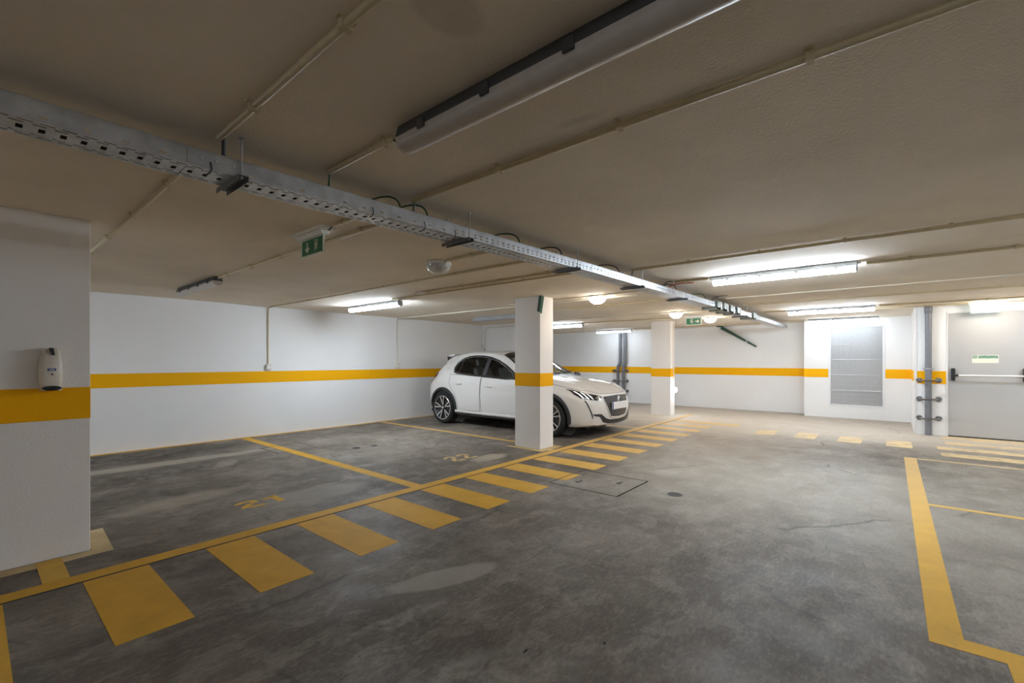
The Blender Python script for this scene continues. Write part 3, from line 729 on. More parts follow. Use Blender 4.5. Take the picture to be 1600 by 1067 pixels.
def arrow(mb, cu, cv, s, P, ang):
    poly = [(-.5, -.1), (.1, -.1), (.0, -.38), (.2, -.38), (.55, 0), (.2, .38), (.0, .38), (.1, .1), (-.5, .1)]
    c, si = math.cos(ang), math.sin(ang); poly = [(u*c - v*si, u*si + v*c) for u, v in poly]; n = len(poly)
    vs = [P(cu + u*s, cv + v*s, 0.0) for u, v in poly] + [P(cu + u*s, cv + v*s, 0.0012) for u, v in poly]
    mb.add(vs, [tuple(range(n)), tuple(range(2*n-1, n-1, -1))] + [(i, (i+1)%n, n+(i+1)%n, n+i) for i in range(n)])
def exit_sign(x, y0, y1, z0, z1, label, down, body='white', wash=False, by=None):
    """panel in the plane x = const facing the lane (-x); y1 is its left edge in the view"""
    cy = (y0+y1)/2; t = thing('exit_sign', label, 'sign', (x, cy, CEIL), 'emergency exit signs')
    w2 = (y1-y0)/2; a, b_ = z0 - CEIL, z1 - CEIL
    e = 0.11 if by is None else by
    MB().box(-.055, .055, -w2 - e*.9, w2 + e, -.022, 0).build('base', body, t, bevel=.004)
    MB().prism([(-.04, -.022), (.04, -.022), (.022, -.048), (-.022, -.048)], 'y', -w2 - e*.35, w2 + e*.45).build('lamp_housing', body, t, bevel=.003)
    MB().box(-.006, .006, -w2, w2, a, -.046).build('panel', 'signwhite' if not wash else 'lens_green', t)
    if not wash: MB().box(-.0075, -.0058, -w2 + .011, w2 - .011, a + .011, b_ - .006).build('green_face', 'green', t)
    P = lambda u, v, d: (-.0075 - d, -u, v)      # u grows to the viewer's right
    mc = (a + .011 + b_ - .006) / 2; hh = (b_ - a) / 2 - .018
    mb = MB()
    if down:
        arrow(mb, -w2*.42, mc, hh*1.7, P, -PI/2); running_man(mb, w2*.38, mc, hh*.92, P)
    else:
        running_man(mb, -w2*.25, mc, hh*.92, P, -1); arrow(mb, w2*.45, mc, hh*1.5, P, 0)
    mb.build('pictogram', 'signwhite' if not wash else 'white', t)
    return t
exit_sign(1.53, 2.925, 3.235, 1.952, 2.072, 'hanging green exit sign with a down arrow, near the tray at left', True, by=.06)
exit_sign(9.25, 2.865, 3.165, 1.935, 2.075, 'green exit sign with a right arrow beside the far column', False, by=.03)
exit_sign(10.0, -1.26, -0.955, 1.965, 2.075, 'overexposed pale exit sign above the grey door', False, wash=True, by=.03)

# ------------------------------------------------------------------ green angle pieces
t = thing('green_bracket', 'short dark green folded strip on the top corner of the column before the car', 'bracket', (5.035, 3.705, CEIL))
MB().add([(-.004, .012, -.004), (-.004, .045, -.21), (-.004, -.0, -.23), (-.004, -.035, -.004), (-.010, .012, -.004), (-.010, .045, -.21), (-.010, -.0, -.23), (-.010, -.035, -.004)],
         [(0,1,2,3),(4,5,6,7),(0,1,5,4),(1,2,6,5),(2,3,7,6),(3,0,4,7)]).build('dark_face', 'green_dark', t)
MB().add([(-.010, -.033, -.004), (-.010, 0.0, -.225), (.020, -.010, -.250), (.028, -.045, -.015), (-.014, -.035, -.004), (-.014, -.002, -.225), (.020, -.016, -.250), (.028, -.051, -.015)],
         [(0,1,2,3),(4,5,6,7),(0,1,5,4),(1,2,6,5),(2,3,7,6),(3,0,4,7)]).build('light_face', 'green_pale', t)
t = thing('green_strut', 'long dark green bar slanting down from the ceiling before the far wall', 'bar', (12.30, 3.37, 2.105))
d = Vector((0.06, -0.84, -0.535)); up = Vector((0, .535, -.84)).normalized()
def bar(w0, w1, x_off, q0, q1, nm, mt):
    a, b_ = d * q0, d * q1; n_ = Vector((x_off, 0, 0))
    c = [a + up*w0, a + up*w1, b_ + up*w1*.45, b_ + up*w0*.45]
    MB().add([tuple(p + n_) for p in c] + [tuple(p + n_ + Vector((.012, 0, 0))) for p in c], [(0,1,2,3),(7,6,5,4),(0,4,5,1),(1,5,6,2),(2,6,7,3),(3,7,4,0)]).build(nm, mt, t)
bar(-.042, .003, 0, 0, 1, 'upper_flange', 'green_dark'); bar(.003, .044, .012, 0.05, 1, 'lower_flange', 'green_dark'); bar(-.04, .044, -.008, .735, .752, 'white_tie', 'white')
MB().box(-.02, .11, -.03, .06, -.01, .015).build('ceiling_plate', 'green_dark', t)

# ------------------------------------------------------------------ vertical pipes with guards
def flange(mb, x, y, z, r=.036): mb.lathe([(r, 0), (r, -.004), (r*.8, -.008), (r*.55, -.008), (r*.5, -.003)], (x, y, z), axis='x', n=20)
def guard(x, ya, yb, z, label, r=.0135, out=0.16, group='steel guards round the wall pipes', fr=.036):
    t = thing('pipe_guard', label, 'bar', (x, (ya+yb)/2, z), group); h = abs(yb-ya)/2
    c = .05
    pts = [(0, h, 0), (-out + c, h, 0)] + [(-out + c - c*math.sin(a), h - c + c*math.cos(a), 0) for a in [PI/2*k/5 for k in range(1, 6)]]
    pts += [(p[0], -p[1], p[2]) for p in reversed(pts)]
    MB().tube(pts, r, 12).build('rail', 'chrome', t, smooth=True)
    for s in (1, -1):
        mb = MB(); flange(mb, 0, s*h, 0, fr); mb.build('flange', 'galv_dark', t, smooth=True)
        mb = MB()
        for k in range(3):
            a = PI/2 + 2*PI*k/3; mb.lathe([(.0055, -.004), (.0045, -.011), (0, -.011)], (0, s*h + fr*.76*math.cos(a), fr*.76*math.sin(a)), axis='x', n=8)
        mb.build('screws', 'white', t)
    return t
t = thing('downpipe', 'grey plastic downpipe on the white pier left of the door', 'pipe', (PX - .052, -0.474, 0), 'grey downpipes on the walls')
MB().tube([(0, 0, 0), (0, 0, 2.02)], .043, 20).build('pipe', 'pvc_grey', t, smooth=True)
MB().lathe([(.043, 2.0), (.051, 2.012), (.051, 2.03), (.048, 2.034), (.051, 2.038), (.051, 2.11), (.046, 2.12)], (0,0,0), n=20).build('socket', 'pvc_grey', t, smooth=True)
mb = MB().lathe([(.045, 1.088), (.047, 1.088), (.047, 1.100), (.045, 1.100)], (0,0,0), n=20); mb.box(.0, .05, -.075, .075, 1.09, 1.098); mb.build('pipe_clip', 'galv', t)
for z, lb in ((0.902, 'top steel guard bar round the downpipe by the door'), (0.592, 'middle steel guard bar round the downpipe by the door'), (0.277, 'lowest steel guard bar round the downpipe by the door')):
    guard(PX, -0.362, -0.60, z, lb, fr=.044)
for dy, lb, off, r_ in ((6.15, 'left grey downpipe on the far wall beyond the car nose', .075, .04), (5.99, 'right grey downpipe on the far wall beyond the car nose', .05, .052)):
    t = thing('downpipe', lb, 'pipe', (XE - .07, dy, 0), 'grey downpipes on the walls')
    MB().tube([(0, 0, CEIL), (0, 0, 1.17), (0, off*.25, 1.12), (0, off*.85, 1.06), (0, off, 1.0), (0, off, 0)], r_, 14).build('pipe', 'pvc_grey', t, smooth=True)
    MB().tube([(0, 0, 1.14), (0, 0, 1.20)], r_ + .006, 14).tube([(0, off, .93), (0, off, .99)], r_ + .006, 14).build('socket', 'pvc_grey', t, smooth=True)
for z, lb in ((0.93, 'top guard bar round the two far downpipes'), (0.63, 'middle guard bar round the two far downpipes'), (0.335, 'lowest guard bar round the two far downpipes')):
    guard(XE, 6.36, 5.95, z, lb, r=.017, out=.2, fr=.05)

# ------------------------------------------------------------------ ventilation grille
t = thing('vent_grille', 'tall white framed ventilation grille with fine vertical slats', 'grille', (VX, (vy0+vy1)/2, (vz0+vz1)/2))
hy_, hz_ = (vy1-vy0)/2, (vz1-vz0)/2
mb = MB(); fw = .032
for bx in ((-hy_-.02, hy_+.02, hz_-fw*.4, hz_+.02), (-hy_-.02, hy_+.02, -hz_-.02, -hz_+fw*.4), (-hy_-.02, -hy_+fw*.4, -hz_, hz_), (hy_-fw*.4, hy_+.02, -hz_, hz_)):
    mb.box(-.012, .05, bx[0], bx[1], bx[2], bx[3])
mb.build('frame', 'alu', t, bevel=.002)
mb = MB(); n = 44
for k in range(n):
    y = -hy_ + .02 + (2*hy_ - .04) * k / (n - 1); mb.box(.004, .034, y - .0045, y + .0045, -hz_, hz_)
stuff(mb.build('slats', 'slat', t))
mb = MB(); n = 18
for k in range(n):
    z = -hz_ + .04 + (2*hz_ - .08) * k / (n - 1); mb.box(.045, .070, -hy_, hy_, z - .018, z + .018)
stuff(mb.build('rear_blades', 'slat', t))
for q in (-0.62, -.22, .17): MB().box(-.003, .036, -hy_, hy_, hz_*q - .006, hz_*q + .006).build('cross_bar', 'alu', t)
MB().box(-.003, .03, 0.1, hy_, hz_*.56 - .005, hz_*.56 + .005).build('cross_bar', 'alu', t)
MB().box(.09, .10, -hy_, hy_, -hz_, hz_).build('cavity_back', 'slat', t)

# ------------------------------------------------------------------ door
d_ = bpy.data.objects.new('door_1', None); COL.objects.link(d_); d_.location = (PX, (dy0+dy1)/2, 0); struct(d_)
hw_ = (dy0 - dy1) / 2
MB().box(-.002, .05, -hw_ + .012, hw_ - .012, .018, dz - .012).build('leaf', 'door', d_, bevel=.002)
MB().box(-.012, .06, hw_ - .012, hw_ + .002, 0, dz).box(-.012, .06, -hw_ - .012, -hw_ + .012, 0, dz).box(-.012, .06, -hw_ - .012, hw_ + .002, dz - .012, dz + .006).build('frame', 'frame', d_, bevel=.001)
MB().box(-.004, .06, -hw_ + .012, hw_ - .012, 0.0, .012).build('gap_shade', 'void', d_)  # dark strip painted in for the shaded gap under the leaf
zb_ = .99
for yy, w_ in ((hw_ - .067, .024), (-hw_ + .24, .035)):
    MB().box(-.055, -.002, yy - w_, yy + w_, zb_ - .085, zb_ + .115).build('bar_housing', 'black', d_, bevel=.008)
MB().tube([(-.085, hw_ - .115, zb_), (-.085, -hw_ + .25, zb_)], .0125, 12).build('push_bar', 'white', d_, smooth=True)
MB().box(-.10, -.045, hw_ - .125, hw_ - .085, zb_ - .018, zb_ + .018).build('bar_arm', 'black', d_, bevel=.004)
sy, sz = -1.13 - d_.location.y, 1.258
MB().box(-.0035, -.0018, sy - .145, sy + .145, sz - .068, sz + .056).build('sticker', 'cream', d_)
MB().box(-.0045, -.0030, sy + .085, sy + .138, sz + .004, sz + .048).box(-.0045, -.0030, sy - .138, sy + .072, sz + .004, sz + .048).build('sticker_band', 'green', d_)
MB().box(-.0052, -.0040, sy + .092, sy + .13, sz + .012, sz + .034).build('sticker_symbol', 'signwhite', d_)
MB().prism([(sy + .122, sz + .012), (sy + .10, sz + .012), (sy + .111, sz + .03)], 'x', -.006, -.005).build('sticker_symbol', 'green', d_)
def text_mesh(txt, size, mat, parent, T, name='lettering', extrude=.0004, align='CENTER'):
    cu = bpy.data.curves.new(name, 'FONT'); cu.body = txt; cu.size = size; cu.extrude = extrude; cu.align_x = align; cu.align_y = 'CENTER'; cu.resolution_u = 3
    o = bpy.data.objects.new('tmp', cu); COL.objects.link(o)
    me = bpy.data.meshes.new_from_object(o.evaluated_get(bpy.context.evaluated_depsgraph_get())); bpy.data.objects.remove(o)
    me.transform(T); me.materials.clear(); me.materials.append(M[mat])
    o = bpy.data.objects.new(name, me); COL.objects.link(o); o.parent = parent; return o
FACE_MX = Matrix(((0,0,-1,0),(-1,0,0,0),(0,1,0,0),(0,0,0,1)))     # text x -> -y, text y -> z, normal -> -x
text_mesh('PORTA CORTA-FOGO', .0215, 'signwhite', d_, Matrix.Translation((-.0049, sy - .033, sz + .037)) @ FACE_MX)
text_mesh('MANTER FECHADA', .0215, 'signwhite', d_, Matrix.Translation((-.0049, sy - .033, sz + .015)) @ FACE_MX)

# ------------------------------------------------------------------ soap dispenser on the near column
t = thing('soap_dispenser', 'pearl white soap dispenser on the nearest left column', 'dispenser', (0.3185, 3.96, 1.17))
mb = MB(); rows = []
NS = 14; NR = 16
for j in range(NS + 1):
    v = j / NS; z = -.128 + .256 * v
    hw = .043 + .0155 * math.sin(PI * min(1, (v*.92 + .12)))**.9 - .004 * v
    dp = .098 - .030 * v**2.2 - .012 * (1 - v)**3
    if v > .93: dp -= .02 * (v - .93) / .07; hw -= .006 * (v - .93) / .07
    row = []
    for i in range(NR + 1):
        a = PI * i / NR; ca, sa = math.cos(a), math.sin(a); ex = .42
        row.append((-hw * abs(ca)**ex * (1 if ca > 0 else -1), -.001 - dp * abs(sa)**.62, z))
    rows.append(row)
vs = [p for r_ in rows for p in r_]; W_ = NR + 1
fs = [(j*W_+i, j*W_+i+1, (j+1)*W_+i+1, (j+1)*W_+i) for j in range(NS) for i in range(NR)] + [tuple(range(NR, -1, -1)), tuple(NS*W_ + i for i in range(W_))]
MB().add(vs, fs).build('case', 'pearl', t, smooth=True)
MB().prism([(-.012, .129), (.007, .129), (.013, .085), (.0, .085)], 'y', -.092, -.060).build('level_window', 'black', t)
MB().box(-.0185, .0175, -.0985, -.090, -.0085, .0055).build('label_plate', 'blue', t)
MB().box(-.012, .011, -.0990, -.0984, -.0035, .0005).build('label_print', 'signwhite', t)
MB().lathe([(.0055, -.0965), (.0055, -.092)], (.001, 0, -.030), axis='y', n=12).build('sensor', 'black', t)
mb = MB(); mb.lathe([(0, -.1275), (.040, -.1275), (.043, -.122), (.036, -.112)], (0, 0, 0), n=24)
o = MB().add([(v[0], v[1]*1.0 - .055, v[2]) for v in mb.v], mb.f).build('nozzle_well', 'black', t)
mb = MB().prism([(.043*math.cos(a), -.113 + .014*math.sin(a)) for a in [2*PI*k/20 for k in range(20)]], 'y', -.0925, -.05); mb.build('nozzle_shroud', 'black', t)

# ------------------------------------------------------------------ wall lamp on the far column
t = thing('wall_lamp', 'small bright lamp low on the far column below a thin conduit', 'light', (10.235, 3.79, 0.57))
MB().box(-.06, .06, -.03, 0, -.06, .06).build('base', 'white', t, bevel=.004); MB().lathe([(.058, -.03), (.056, -.06), (.03, -.082), (0, -.086)], (0,0,0), axis='y', n=20).build('glass', 'tube', t, smooth=True)
t = thing('conduit', 'thin vertical conduit on the far column above its lamp', 'conduit', (10.235, 3.78, 0.62))
MB().tube([(0, 0, 0), (0, 0, CEIL - .62)], .010, 8).build('pipe', 'conduit_pale', t, smooth=True)
for z in (.2, .75, 1.3): MB().box(-.013, .013, -.012, .012, z, z + .016).build('clip', 'conduit_pale', t)

# ------------------------------------------------------------------ the white hatchback
CAR = thing('car', 'white five door hatchback parked behind the middle column', 'car', (6.83, 3.42, 0), rz=PI/2)
m, nt, b = newmat('pearl_white_car_paint')
b.inputs['Base Color'].default_value = (0.68, 0.665, 0.635, 1); b.inputs['Roughness'].default_value = 0.32
b.inputs['Coat Weight'].default_value = 1.0; b.inputs['Coat Roughness'].default_value = 0.03
fl = noise(nt, pos(nt), 900, 1); bump(nt, b, fl, 0.02, 0.0005); M['carpaint'] = m
def glassmat(name, tint, dark):
    m, nt, b = newmat(name)
    b.inputs['Base Color'].default_value = (*tint, 1); b.inputs['Roughness'].default_value = 0.02
    b.inputs['Transmission Weight'].default_value = dark; b.inputs['IOR'].default_value = 1.45; M[name] = m
def thinglass(name, tint):
    """thin sheet: mostly clear with a tint, glossy by Fresnel"""
    m = bpy.data.materials.new(name); m.use_nodes = True; nt = m.node_tree; nt.nodes.clear()
    o = nt.nodes.new('ShaderNodeOutputMaterial'); mx = nt.nodes.new('ShaderNodeMixShader'); tr = nt.nodes.new('ShaderNodeBsdfTransparent'); gl = nt.nodes.new('ShaderNodeBsdfGlossy'); fr = nt.nodes.new('ShaderNodeFresnel')
    tr.inputs[0].default_value = (*tint, 1); gl.inputs['Roughness'].default_value = 0.02; fr.inputs[0].default_value = 1.5
    lk(nt, fr.outputs[0], mx.inputs[0]); lk(nt, tr.outputs[0], mx.inputs[1]); lk(nt, gl.outputs[0], mx.inputs[2]); lk(nt, mx.outputs[0], o.inputs[0]); M[name] = m
thinglass('windscreen_glass', (0.72, 0.78, 0.75)); thinglass('rear_tinted_glass', (0.60, 0.62, 0.60)); thinglass('front_door_glass', (0.80, 0.86, 0.82)); thinglass('lamp_glass', (0.85, 0.87, 0.88))
M['rubber'] = plain('tyre_rubber', (0.011,0.011,0.011), 0.8, bmp=0.2)
M['alloy'] = plain('machined_alloy', (0.72,0.70,0.68), 0.25, 0.9)
M['gloss_black'] = plain('gloss_black_plastic', (0.010,0.010,0.011), 0.12, coat=0.6)
M['satin_black'] = plain('satin_black_cladding', (0.028,0.028,0.030), 0.5)
M['tail_red'] = plain('dark_red_lamp', (0.16,0.012,0.010), 0.15, coat=0.8)
M['bright'] = plain('bright_chrome', (0.85,0.85,0.85), 0.08, 1.0)
M['drl'] = emit('claw_light_strip', (1,1,1), 0.25, (0.85,0.86,0.88))
M['cabin'] = plain('dark_cabin_trim', (0.05,0.05,0.052), 0.7)
M['seat'] = plain('grey_seat_cloth', (0.17,0.17,0.17), 0.85)

KEYS = [ # X,   zc,   zt,   wt,  zs,   ws,   wm,   zb
 (0.00, .690, .655, .50, .600, .60, .640, .215),
 (0.05, .722, .690, .56, .640, .68, .730, .200),
 (0.14, .775, .735, .62, .685, .75, .800, .185),
 (0.30, .842, .785, .67, .735, .795, .845, .175),
 (0.60, .908, .838, .70, .795, .825, .868, .175),
 (0.90, .950, .880, .71, .845, .835, .872, .185),
 (1.15, .980, .912, .71, .878, .838, .872, .19),
 (1.40, 1.105, 1.01, .69, .900, .835, .870, .19),
 (1.70, 1.268, 1.165, .645, .912, .830, .870, .19),
 (2.00, 1.382, 1.285, .605, .922, .825, .870, .19),
 (2.35, 1.428, 1.345, .582, .938, .822, .870, .19),
 (2.80, 1.430, 1.350, .575, .962, .820, .872, .19),
 (3.10, 1.412, 1.322, .565, .978, .816, .872, .19),
 (3.42, 1.375, 1.250, .550, .985, .800, .868, .20),
 (3.58, 1.345, 1.200, .540, .975, .775, .862, .22),
 (3.64, 1.285, 1.140, .540, .960, .768, .856, .23),
 (3.74, 1.130, 1.050, .560, .925, .745, .848, .25),
 (3.84, .985, .945, .580, .875, .712, .825, .27),
 (3.93, .840, .810, .580, .780, .675, .785, .29),
 (3.98, .700, .680, .560, .660, .620, .725, .33)]
def cr(xs, ys, x):
    """monotone-ish cubic through the keys"""
    n = len(xs)
    if x <= xs[0]: return ys[0]
    if x >= xs[-1]: return ys[-1]
    i = max(k for k in range(n - 1) if xs[k] <= x)
    def slope(k):
        if k == 0: return (ys[1]-ys[0])/(xs[1]-xs[0])
        if k == n - 1: return (ys[-1]-ys[-2])/(xs[-1]-xs[-2])
        a = (ys[k]-ys[k-1])/(xs[k]-xs[k-1]); c = (ys[k+1]-ys[k])/(xs[k+1]-xs[k])
        return 0 if a*c <= 0 else 2*a*c/(a+c)
    h = xs[i+1]-xs[i]; t_ = (x-xs[i])/h; a, c = slope(i)*h, slope(i+1)*h
    return (2*t_**3-3*t_**2+1)*ys[i] + (t_**3-2*t_**2+t_)*a + (-2*t_**3+3*t_**2)*ys[i+1] + (t_**3-t_**2)*c
KX = [k[0] for k in KEYS]
def par(x): return [cr(KX, [k[j] for k in KEYS], x) for j in range(1, 8)]
def section(x, inset=0.0, floor_z=None):
    zc, zt, wt, zs, ws, wm, zb = par(x)
    i_ = inset; zb = zb if floor_z is None else floor_z
    zm = min(.62, (zb + zs) / 2 + .06)
    P = [(0, zb), (wm*.75, zb), (wm - .06, zb + .008), (wm - .022, zb + .05), (wm - .006, zb + .16), (wm, zm - .04), (wm - .002, zm + .04), (wm - .012, (zm + zs)/2 + .02),
         (ws + .006, zs - .035), (ws - .004, zs), (ws - .024, zs + .03*min(1, (zt - zs)/.12)), ((ws + wt)/2 - .002, (zs + zt)/2 + .012), (wt + .012, zt - .022), (wt - .02, zt + .018),
         (wt - .10, zt + (zc - zt)*.55), (wt*.55, zc - (zc - zt)*.14), (wt*.25, zc - (zc-zt)*.03), (0, zc)]
    if i_: P = [(max(0, y - i_), z - i_ if z > 1.0 else z) for y, z in P]
    # smooth resample
    out = []
    for k in range(len(P) - 1):
        p0, p1, p2, p3 = P[max(k-1, 0)], P[k], P[k+1], P[min(k+2, len(P)-1)]
        if k == 0: p0 = (-P[1][0], P[1][1])
        if k == len(P) - 2: p3 = (-P[-2][0], P[-2][1])
        for s_ in (0, .25, .5, .75):
            q = []
            for c in (0, 1):
                d1 = (p2[c]-p0[c])*.42; d2 = (p3[c]-p1[c])*.42
                # keep short segments from overshooting beside long ones
                L_ = abs(p2[c]-p1[c]) * 1.6 + .004; d1 = max(-L_, min(L_, d1)); d2 = max(-L_, min(L_, d2))
                q.append((2*s_**3-3*s_**2+1)*p1[c] + (s_**3-2*s_**2+s_)*d1 + (-2*s_**3+3*s_**2)*p2[c] + (s_**3-s_**2)*d2)
            out.append((max(0, q[0]), q[1]))
    out.append(P[-1]); return out
def warp(x, y, z):
    a = abs(y) / .87
    if x < .9: x = x + .27 * a**2.3 * (1 - x/.9)**1.6
    if x < .45:
        f = (1 - x/.45)**1.3; q = (z - .44) / .28
        x += f * (.055 * max(0, q)**1.6 + .05 * max(0, -q)**2)
    if x > 3.3:
        f = min(1, (x - 3.3)/.68); x -= .17 * a**3 * f**1.4
        if z < .5: x -= .10 * ((.5 - z)/.3)**1.5 * f**2
    return (x, y, z)
def loft(xs, inset=0.0, floor_z=None, do_warp=True):
    mb = MB(); n = None; rings = []
    for x in xs:
        s_ = section(x, inset, floor_z); ring = s_ + [(-y, z) for y, z in s_[-2:0:-1]]; n = len(ring)
        rings.append([(x, y, z) for y, z in ring])
    H = len(section(xs[0]))
    W = warp if do_warp else (lambda x, y, z: (x, y, z))
    for r_ in rings: mb.v += [W(*p) for p in r_]
    for i in range(len(rings) - 1):
        for k in range(n): mb.f.append((i*n+k, i*n+(k+1)%n, (i+1)*n+(k+1)%n, (i+1)*n+k))
    # caps: rows between left and right side points
    for ri, r_ in ((0, rings[0]), (len(rings) - 1, rings[-1])):
        base = ri * n; NC = 10; rows = []
        for k in range(H):
            if k in (0, H - 1): rows.append([base + k]); continue
            y, z = r_[k][1], r_[k][2]; row = [base + k]
            for j in range(1, NC):
                mb.v.append(W(r_[k][0], y * (1 - 2*j/NC), z)); row.append(len(mb.v) - 1)
            row.append(base + n - k); rows.append(row)
        for k in range(H - 1):
            A, B = rows[k], rows[k+1]
            if len(A) == 1 and len(B) > 1: mb.f += [(A[0], B[j], B[j+1]) for j in range(NC)]
            elif len(B) == 1: mb.f += [(B[0], A[j+1], A[j]) for j in range(NC)]
            else: mb.f += [(A[j], A[j+1], B[j+1], B[j]) for j in range(NC)]
    return mb
xs_ = sorted(set([0, .012, .03, .05, .08, .11, .14, .19, .24] + [round(.30 + .03*k, 3) for k in range(110)] + [3.59, 3.61, 3.64, 3.68, 3.72, 3.76, 3.80, 3.84, 3.88, 3.92, 3.95, 3.97, 3.98]))
body = loft(xs_).build('body', 'carpaint', CAR, smooth=True)
SURF = BVHTree.FromPolygons([v.co.copy() for v in body.data.vertices], [tuple(p.vertices) for p in body.data.polygons])

WR, WX, WY = 0.308, (0.80, 3.34), 0.775
AR = 0.368                                       # radius of the wheel opening in the body skin
side_win = [(1.50, .925), (1.66, 1.02), (1.86, 1.125), (2.05, 1.205), (2.25, 1.262), (2.45, 1.290), (2.66, 1.296), (2.86, 1.280), (3.00, 1.240), (3.08, 1.175), (3.10, 1.09), (3.06, 1.02), (2.98, 1.000), (2.55, .972), (2.10, .945), (1.70, .925)]
wind = [(1.245, -.70), (1.50, -.665), (2.00, -.53), (2.03, 0), (2.00, .53), (1.50, .665), (1.245, .70), (1.20, 0)]
rearw = [(-.55, 1.045), (.55, 1.045), (.49, 1.265), (-.49, 1.265)]
def inside(p, poly):
    c = False; n = len(poly)
    for i in range(n):
        (x1, y1), (x2, y2) = poly[i], poly[i-1]
        if (y1 > p[1]) != (y2 > p[1]) and p[0] < (x2-x1)*(p[1]-y1)/(y2-y1)+x1: c = not c
    return c
def nearest(p, poly):
    best = None
    for i in range(len(poly)):
        a, b_ = Vector(poly[i-1]), Vector(poly[i]); d = b_ - a; t_ = max(0, min(1, (Vector(p)-a).dot(d)/d.dot(d))); q = a + d*t_; L = (q-Vector(p)).length
        if best is None or L < best[0]: best = (L, q)
    return best[1]
circ = lambda X, r_: [(X + r_*math.cos(2*PI*k/72), WR + r_*math.sin(2*PI*k/72)) for k in range(72)]
REG = [('xz', circ(X, AR), lambda c, s=s: c.y*s > .52, s) for X in WX for s in (1, -1)]
REG += [('xz', side_win, lambda c, s=s: c.y*s > .3, s) for s in (1, -1)]
REG += [('xy', wind, lambda c: c.z > .9, 0), ('yz', rearw, lambda c: c.x > 3.3, 2)]
AX = {'xz': (0, 2), 'xy': (0, 1), 'yz': (1, 2)}
def open_holes(o, regs, reproject):
    """cut openings by deleting the faces inside an outline and pulling the rim onto it"""
    bm = bmesh.new(); bm.from_mesh(o.data)
    for ax, poly, test, s in regs:
        i, j = AX[ax]
        kill = [f for f in bm.faces if test(f.calc_center_median()) and inside((f.calc_center_median()[i], f.calc_center_median()[j]), poly)]
        rim = {v for f in kill for v in f.verts}
        bmesh.ops.delete(bm, geom=kill, context='FACES')
        for v in rim:
            if not v.is_valid or not v.link_faces: continue
            q = nearest((v.co[i], v.co[j]), poly); co = v.co.copy(); co[i] = q.x; co[j] = q.y
            if reproject:
                if ax == 'xz': h = SURF.ray_cast(Vector((co.x, 1.3*s, co.z)), Vector((0, -s, 0)))
                elif ax == 'xy': h = SURF.ray_cast(Vector((co.x, co.y, 2)), Vector((0, 0, -1)))
                else: h = SURF.ray_cast(Vector((4.8, co.y, co.z)), Vector((-1, 0, 0)))
                if h[0] is not None and (h[0] - co).length < .12: co = h[0]
            v.co = co
    bmesh.ops.delete(bm, geom=[v for v in bm.verts if not v.link_faces], context='VERTS')
    bm.to_mesh(o.data); bm.free()
open_holes(body, REG, True)
body.data.polygons.foreach_set('use_smooth', [True]*len(body.data.polygons))
liner = loft([1.22 + .04*k for k in range(61)], 0.03, 0.40, False).build('cabin_lining', 'cabin', CAR)
open_holes(liner, REG[4:], False)
for X in WX:
    for s in (1, -1):
        n_ = 40; vs = []; fs = []
        for k in range(n_ + 1):
            a = math.radians(-14 + 208*k/n_)
            for y_ in (.50, .60, .70, .79): vs.append((X + AR*math.cos(a), s*y_, WR + AR*math.sin(a)))
        for k in range(n_):
            for j in range(3): fs.append((4*k+j, 4*k+j+1, 4*k+j+5, 4*k+j+4))
        c0 = len(vs); vs.append((X, s*.50, WR)); fs += [(4*k, 4*k+4, c0) for k in range(n_)]
        mb = MB(); mb.v = vs; mb.f = fs; mb.build('wheel_liner', 'cabin', CAR, smooth=True)

def cast(a, b_, direction):
    """2-D outline point to the body: 'side' (x, z), 'front' (y, z), 'top' (x, y)"""
    if direction == 'side': o, d = Vector((a, 1.3, b_)), Vector((0, -1, 0))
    elif direction == 'far': o, d = Vector((a, -1.3, b_)), Vector((0, 1, 0))
    elif direction == 'front': o, d = Vector((-.6, a, b_)), Vector((1, 0, 0))
    elif direction == 'rear': o, d = Vector((4.8, a, b_)), Vector((-1, 0, 0))
    elif direction == 'corner': o, d = Vector((-.5, 1.5, 0)) , None
    else: o, d = Vector((a, b_, 2.0)), Vector((0, 0, -1))
    h = SURF.ray_cast(o, d)
    if h[0] is None:
        q = SURF.find_nearest(o + d * 1.2); return q[0], q[1]
    n = h[1]
    if n.dot(d) > 0: n = -n
    return h[0], n
def patch(name, poly, direction, off, mat, parent=CAR, step=.05, thick=0.0, smooth=True):
    bm = bmesh.new(); vs = [bm.verts.new((p[0], p[1], 0)) for p in poly]; bm.faces.new(vs)
    bmesh.ops.triangulate(bm, faces=bm.faces)
    for _ in range(6):
        long = [e for e in bm.edges if e.calc_length() > step]
        if not long: break
        bmesh.ops.subdivide_edges(bm, edges=long, cuts=1); bmesh.ops.triangulate(bm, faces=bm.faces)
    for v in bm.verts:
        h, n = cast(v.co.x, v.co.y, direction); v.co = h + n * off
    if thick:
        bmesh.ops.recalc_face_normals(bm, faces=bm.faces); bmesh.ops.solidify(bm, geom=bm.faces[:], thickness=thick)
    me = bpy.data.meshes.new(name); bm.to_mesh(me); bm.free(); me.materials.append(M[mat] if isinstance(mat, str) else mat)
    if smooth: me.polygons.foreach_set('use_smooth', [True]*len(me.polygons))
    o = bpy.data.objects.new(name, me); COL.objects.link(o); o.parent = parent; return o
def dense(poly, step=.04, closed=True):
    out = []; n = len(poly)
    for i in range(n if closed else n - 1):
        a, b_ = poly[i], poly[(i+1) % n]; L = math.dist(a, b_); k = max(1, int(math.ceil(L/step)))
        out += [(a[0]+(b_[0]-a[0])*j/k, a[1]+(b_[1]-a[1])*j/k) for j in range(k)]
    if not closed: out.append(poly[-1])
    return out
